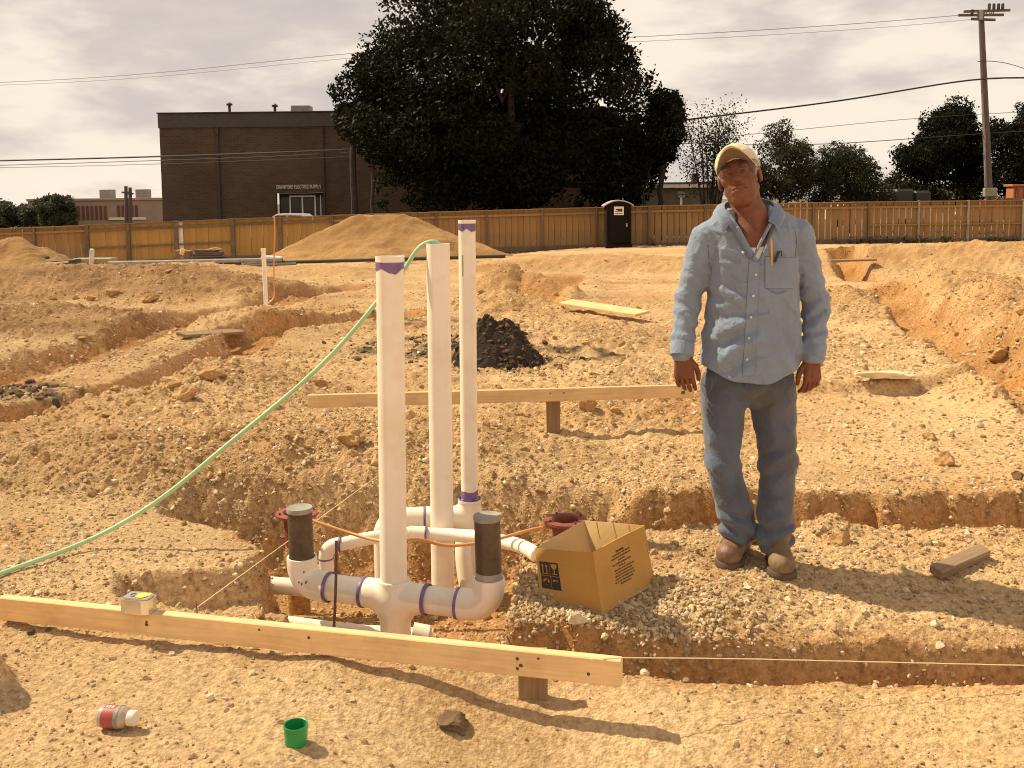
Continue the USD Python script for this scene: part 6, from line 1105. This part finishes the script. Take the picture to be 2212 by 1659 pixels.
# --- jeans
def jeans_sdf(W):
    kL, kR = B(1561, 1000, -.03), B(1681, 1005, -.03); aL, aR = B(1594, 1138, .0), B(1672, 1162, -.06)
    d = s_ell(W, B(1617, 812, .0), (.178, .112, .125))
    l = smin(s_cap(W, B(1562, 838), kL, .100, .068), s_cap(W, kL, aL, .066, .078), .03); r = smin(s_cap(W, B(1669, 838), kR, .098, .073), s_cap(W, kR, aR, .073, .071), .03)
    d = smin(d, np.minimum(l, r), .03)
    n = meshkit.noise(W * [10, 10, 6], 21) - .5; f = .008 * n + .004 * (meshkit.noise(W * [26, 26, 16], 22) - .5); r1 = 1 - np.abs(2 * meshkit.noise(W * [13, 13, 15] + (W[:, [2, 0, 1]] * [7, 0, -6]), 33) - 1) * 3.2; f -= .0055 * np.clip(r1, 0, 1) ** 1.5
    for e, sg in ((aL, 1), (aR, -1)):
        q = W - e; w = np.exp(-((q[:, 2] - .02) / .085) ** 2) * (np.abs(q[:, 0]) < .09); f += w * (.011 * np.sin(q[:, 2] * 85 + sg * q[:, 0] * 30 + 4 * meshkit.noise(W * 8, 23)) - .004)
    for e, sg in ((kL, 1), (kR, -1)):
        q = W - e; w = np.exp(-(q[:, 2] / .09) ** 2) * (np.abs(q[:, 0]) < .1); f += w * .006 * np.sin(q[:, 2] * 60 + sg * q[:, 0] * 50 + 3 * meshkit.noise(W * 7, 24))
    q = W - B(1615, 850); f += np.exp(-(q[:, 0] / .07) ** 2 - (q[:, 2] / .05) ** 2) * .006 * np.sin(np.abs(q[:, 0]) * 70 - q[:, 2] * 90)
    d = d + f
    bot = np.where(W[:, 0] < B(1634, 1150)[0], zV(1170) + .08 * (W[:, 1] - YM), zV(1196) + .02 - .0 * W[:, 1]); d = np.maximum(d, bot - W[:, 2]); return np.maximum(d, W[:, 2] - zV(785))
jl, jh = B(1490, 1205, -.2), B(1745, 775, .2); jl[2] = zV(1215); m, _, _ = snet(jeans_sdf, jl, jh, .0060); jn = part('jeans', taubin(m, iterations=2), 'jeans', man, True)
part('fly_seam', tube([B(1613, 818, -.137), B(1612, 832, -.132), B(1614, 848, -.118)], .0022, 5), 'jeans_dark', jn)
for pts in ([(1520, 830, -.10), (1532, 845, -.115), (1538, 822, -.128)], [(1712, 828, -.10), (1700, 845, -.115), (1694, 822, -.128)]): part('pocket_seam', tube(spline([B(*p) for p in pts], 10), .002, 5), 'jeans_dark', jn)
# --- boots
def boot(name, ank, heel, toe, mat, gz, lab):
    ank, heel, toe = map(np.asarray, (ank, heel, toe)); dv = toe - heel; dv[2] = 0; L = np.linalg.norm(dv); dv /= L; sd = np.array([-dv[1], dv[0], 0])
    def f(W):
        d = s_cap(W, ank + [0, 0, .05], heel + dv * .045 + [0, 0, .05], .052, .047); d = smin(d, s_cap(W, heel + [0, 0, .042] + dv * .03, toe + [0, 0, .040] - dv * .03, .043, .045), .03)
        d = smin(d, s_ell(W, toe + [0, 0, .045] - dv * .045, (.054, .060, .046)), .02); d = smin(d, s_cap(W, ank + dv * .03, toe - dv * .09 + [0, 0, .06], .042, .040), .03)
        d = np.maximum(d, gz + .018 - W[:, 2]); d = np.maximum(d, W[:, 2] - ank[2] - .06); return d + .0035 * (meshkit.noise(W * [30, 30, 30], 3) - .5)
    lo_ = np.minimum.reduce([heel, toe, ank]) - [.08, .08, .02]; hi_ = np.maximum.reduce([heel, toe, ank]) + [.08, .08, .08]; m, _, _ = snet(f, lo_, hi_, .0045); b = part(name, taubin(m, iterations=3), mat, man, True, label=lab)
    def g(W):
        d = smin(s_cap(W, heel + dv * .025, toe - dv * .045, .046, .055), s_ell(W, toe - dv * .045, (.058, .062, .05)), .02); return np.maximum(np.maximum(d, W[:, 2] - gz - .024), gz - .006 - W[:, 2])
    m, _, _ = snet(g, lo_ - [0, 0, .03], hi_, .0045); part('sole', m, 'sole', b, True)
    for k in range(4):
        c0 = toe - dv * (.088 + .020 * k) + [0, 0, .088 + .014 * k]; part('lace', tube(spline([c0 - sd * .028 - [0, 0, .008], c0 + [0, 0, .006] + dv * .006, c0 + sd * .028 - [0, 0, .008]], 8), .0024, 6), 'lace', b)
    if 'left' in name or mat == 'boot_leather':
        c0 = toe - dv * .10 + [0, 0, .096]; part('lace', tube(spline([c0, c0 + dv * .015 - sd * .03, c0 + dv * .03 - sd * .05 - [0, 0, .03]], 8), .0022, 6), 'lace', b)
def gz_at(px, py): return hz(*at(px, py, YM)[:2])[0]
lh, lt = B(1602, 1225, .10), B(1568, 1240, -.10); rh_, rt_ = B(1674, 1240, .02), B(1692, 1258, -.21)
gl_, gr_ = hz(lt[0], lt[1])[0], hz(rt_[0], rt_[1])[0]; lh[2] = lt[2] = gl_ + .004; rh_[2] = rt_[2] = gr_ + .004
boot('boot', (B(1595, 1170)[0], YM + .02, gl_ + .13), lh, lt, 'boot_leather', gl_, 'brown leather boot turned to his right'); boot('boot', (B(1674, 1190)[0], YM - .06, gr_ + .12), rh_, rt_, 'boot_tan', gr_, 'dusty tan boot pointing forward')
# held in the shirt pocket
p0, p1 = onshirt(1667.5, 556), at(1665.5, 519, YM - .135); tag(part('pencil', cat([tube([p0 + [0, -.002, -.03], p1 + [0, -.004, 0]], .0042, 8), tube([p1 + [0, -.004, 0], p1 + [-.0008, -.004, .010]], [.0042, .001], 8)]), 'pencil_yellow'), 'yellow pencil standing in the shirt pocket of the man', 'pencil')
p0, p1 = onshirt(1672, 566), onshirt(1681, 543); pen = thing('pen', 'black pen clipped to the shirt pocket of the man', 'pen'); part('barrel', tube([p0 - [0, .010, 0], p1 - [0, .012, 0]], .0058, 10), 'black_rubber', pen); part('clip', tube([p1 - [0, .012, 0], p1 + [.009, -.016, .002], p1 + [.010, -.014, -.018]], .0026, 6), 'black_rubber', pen)
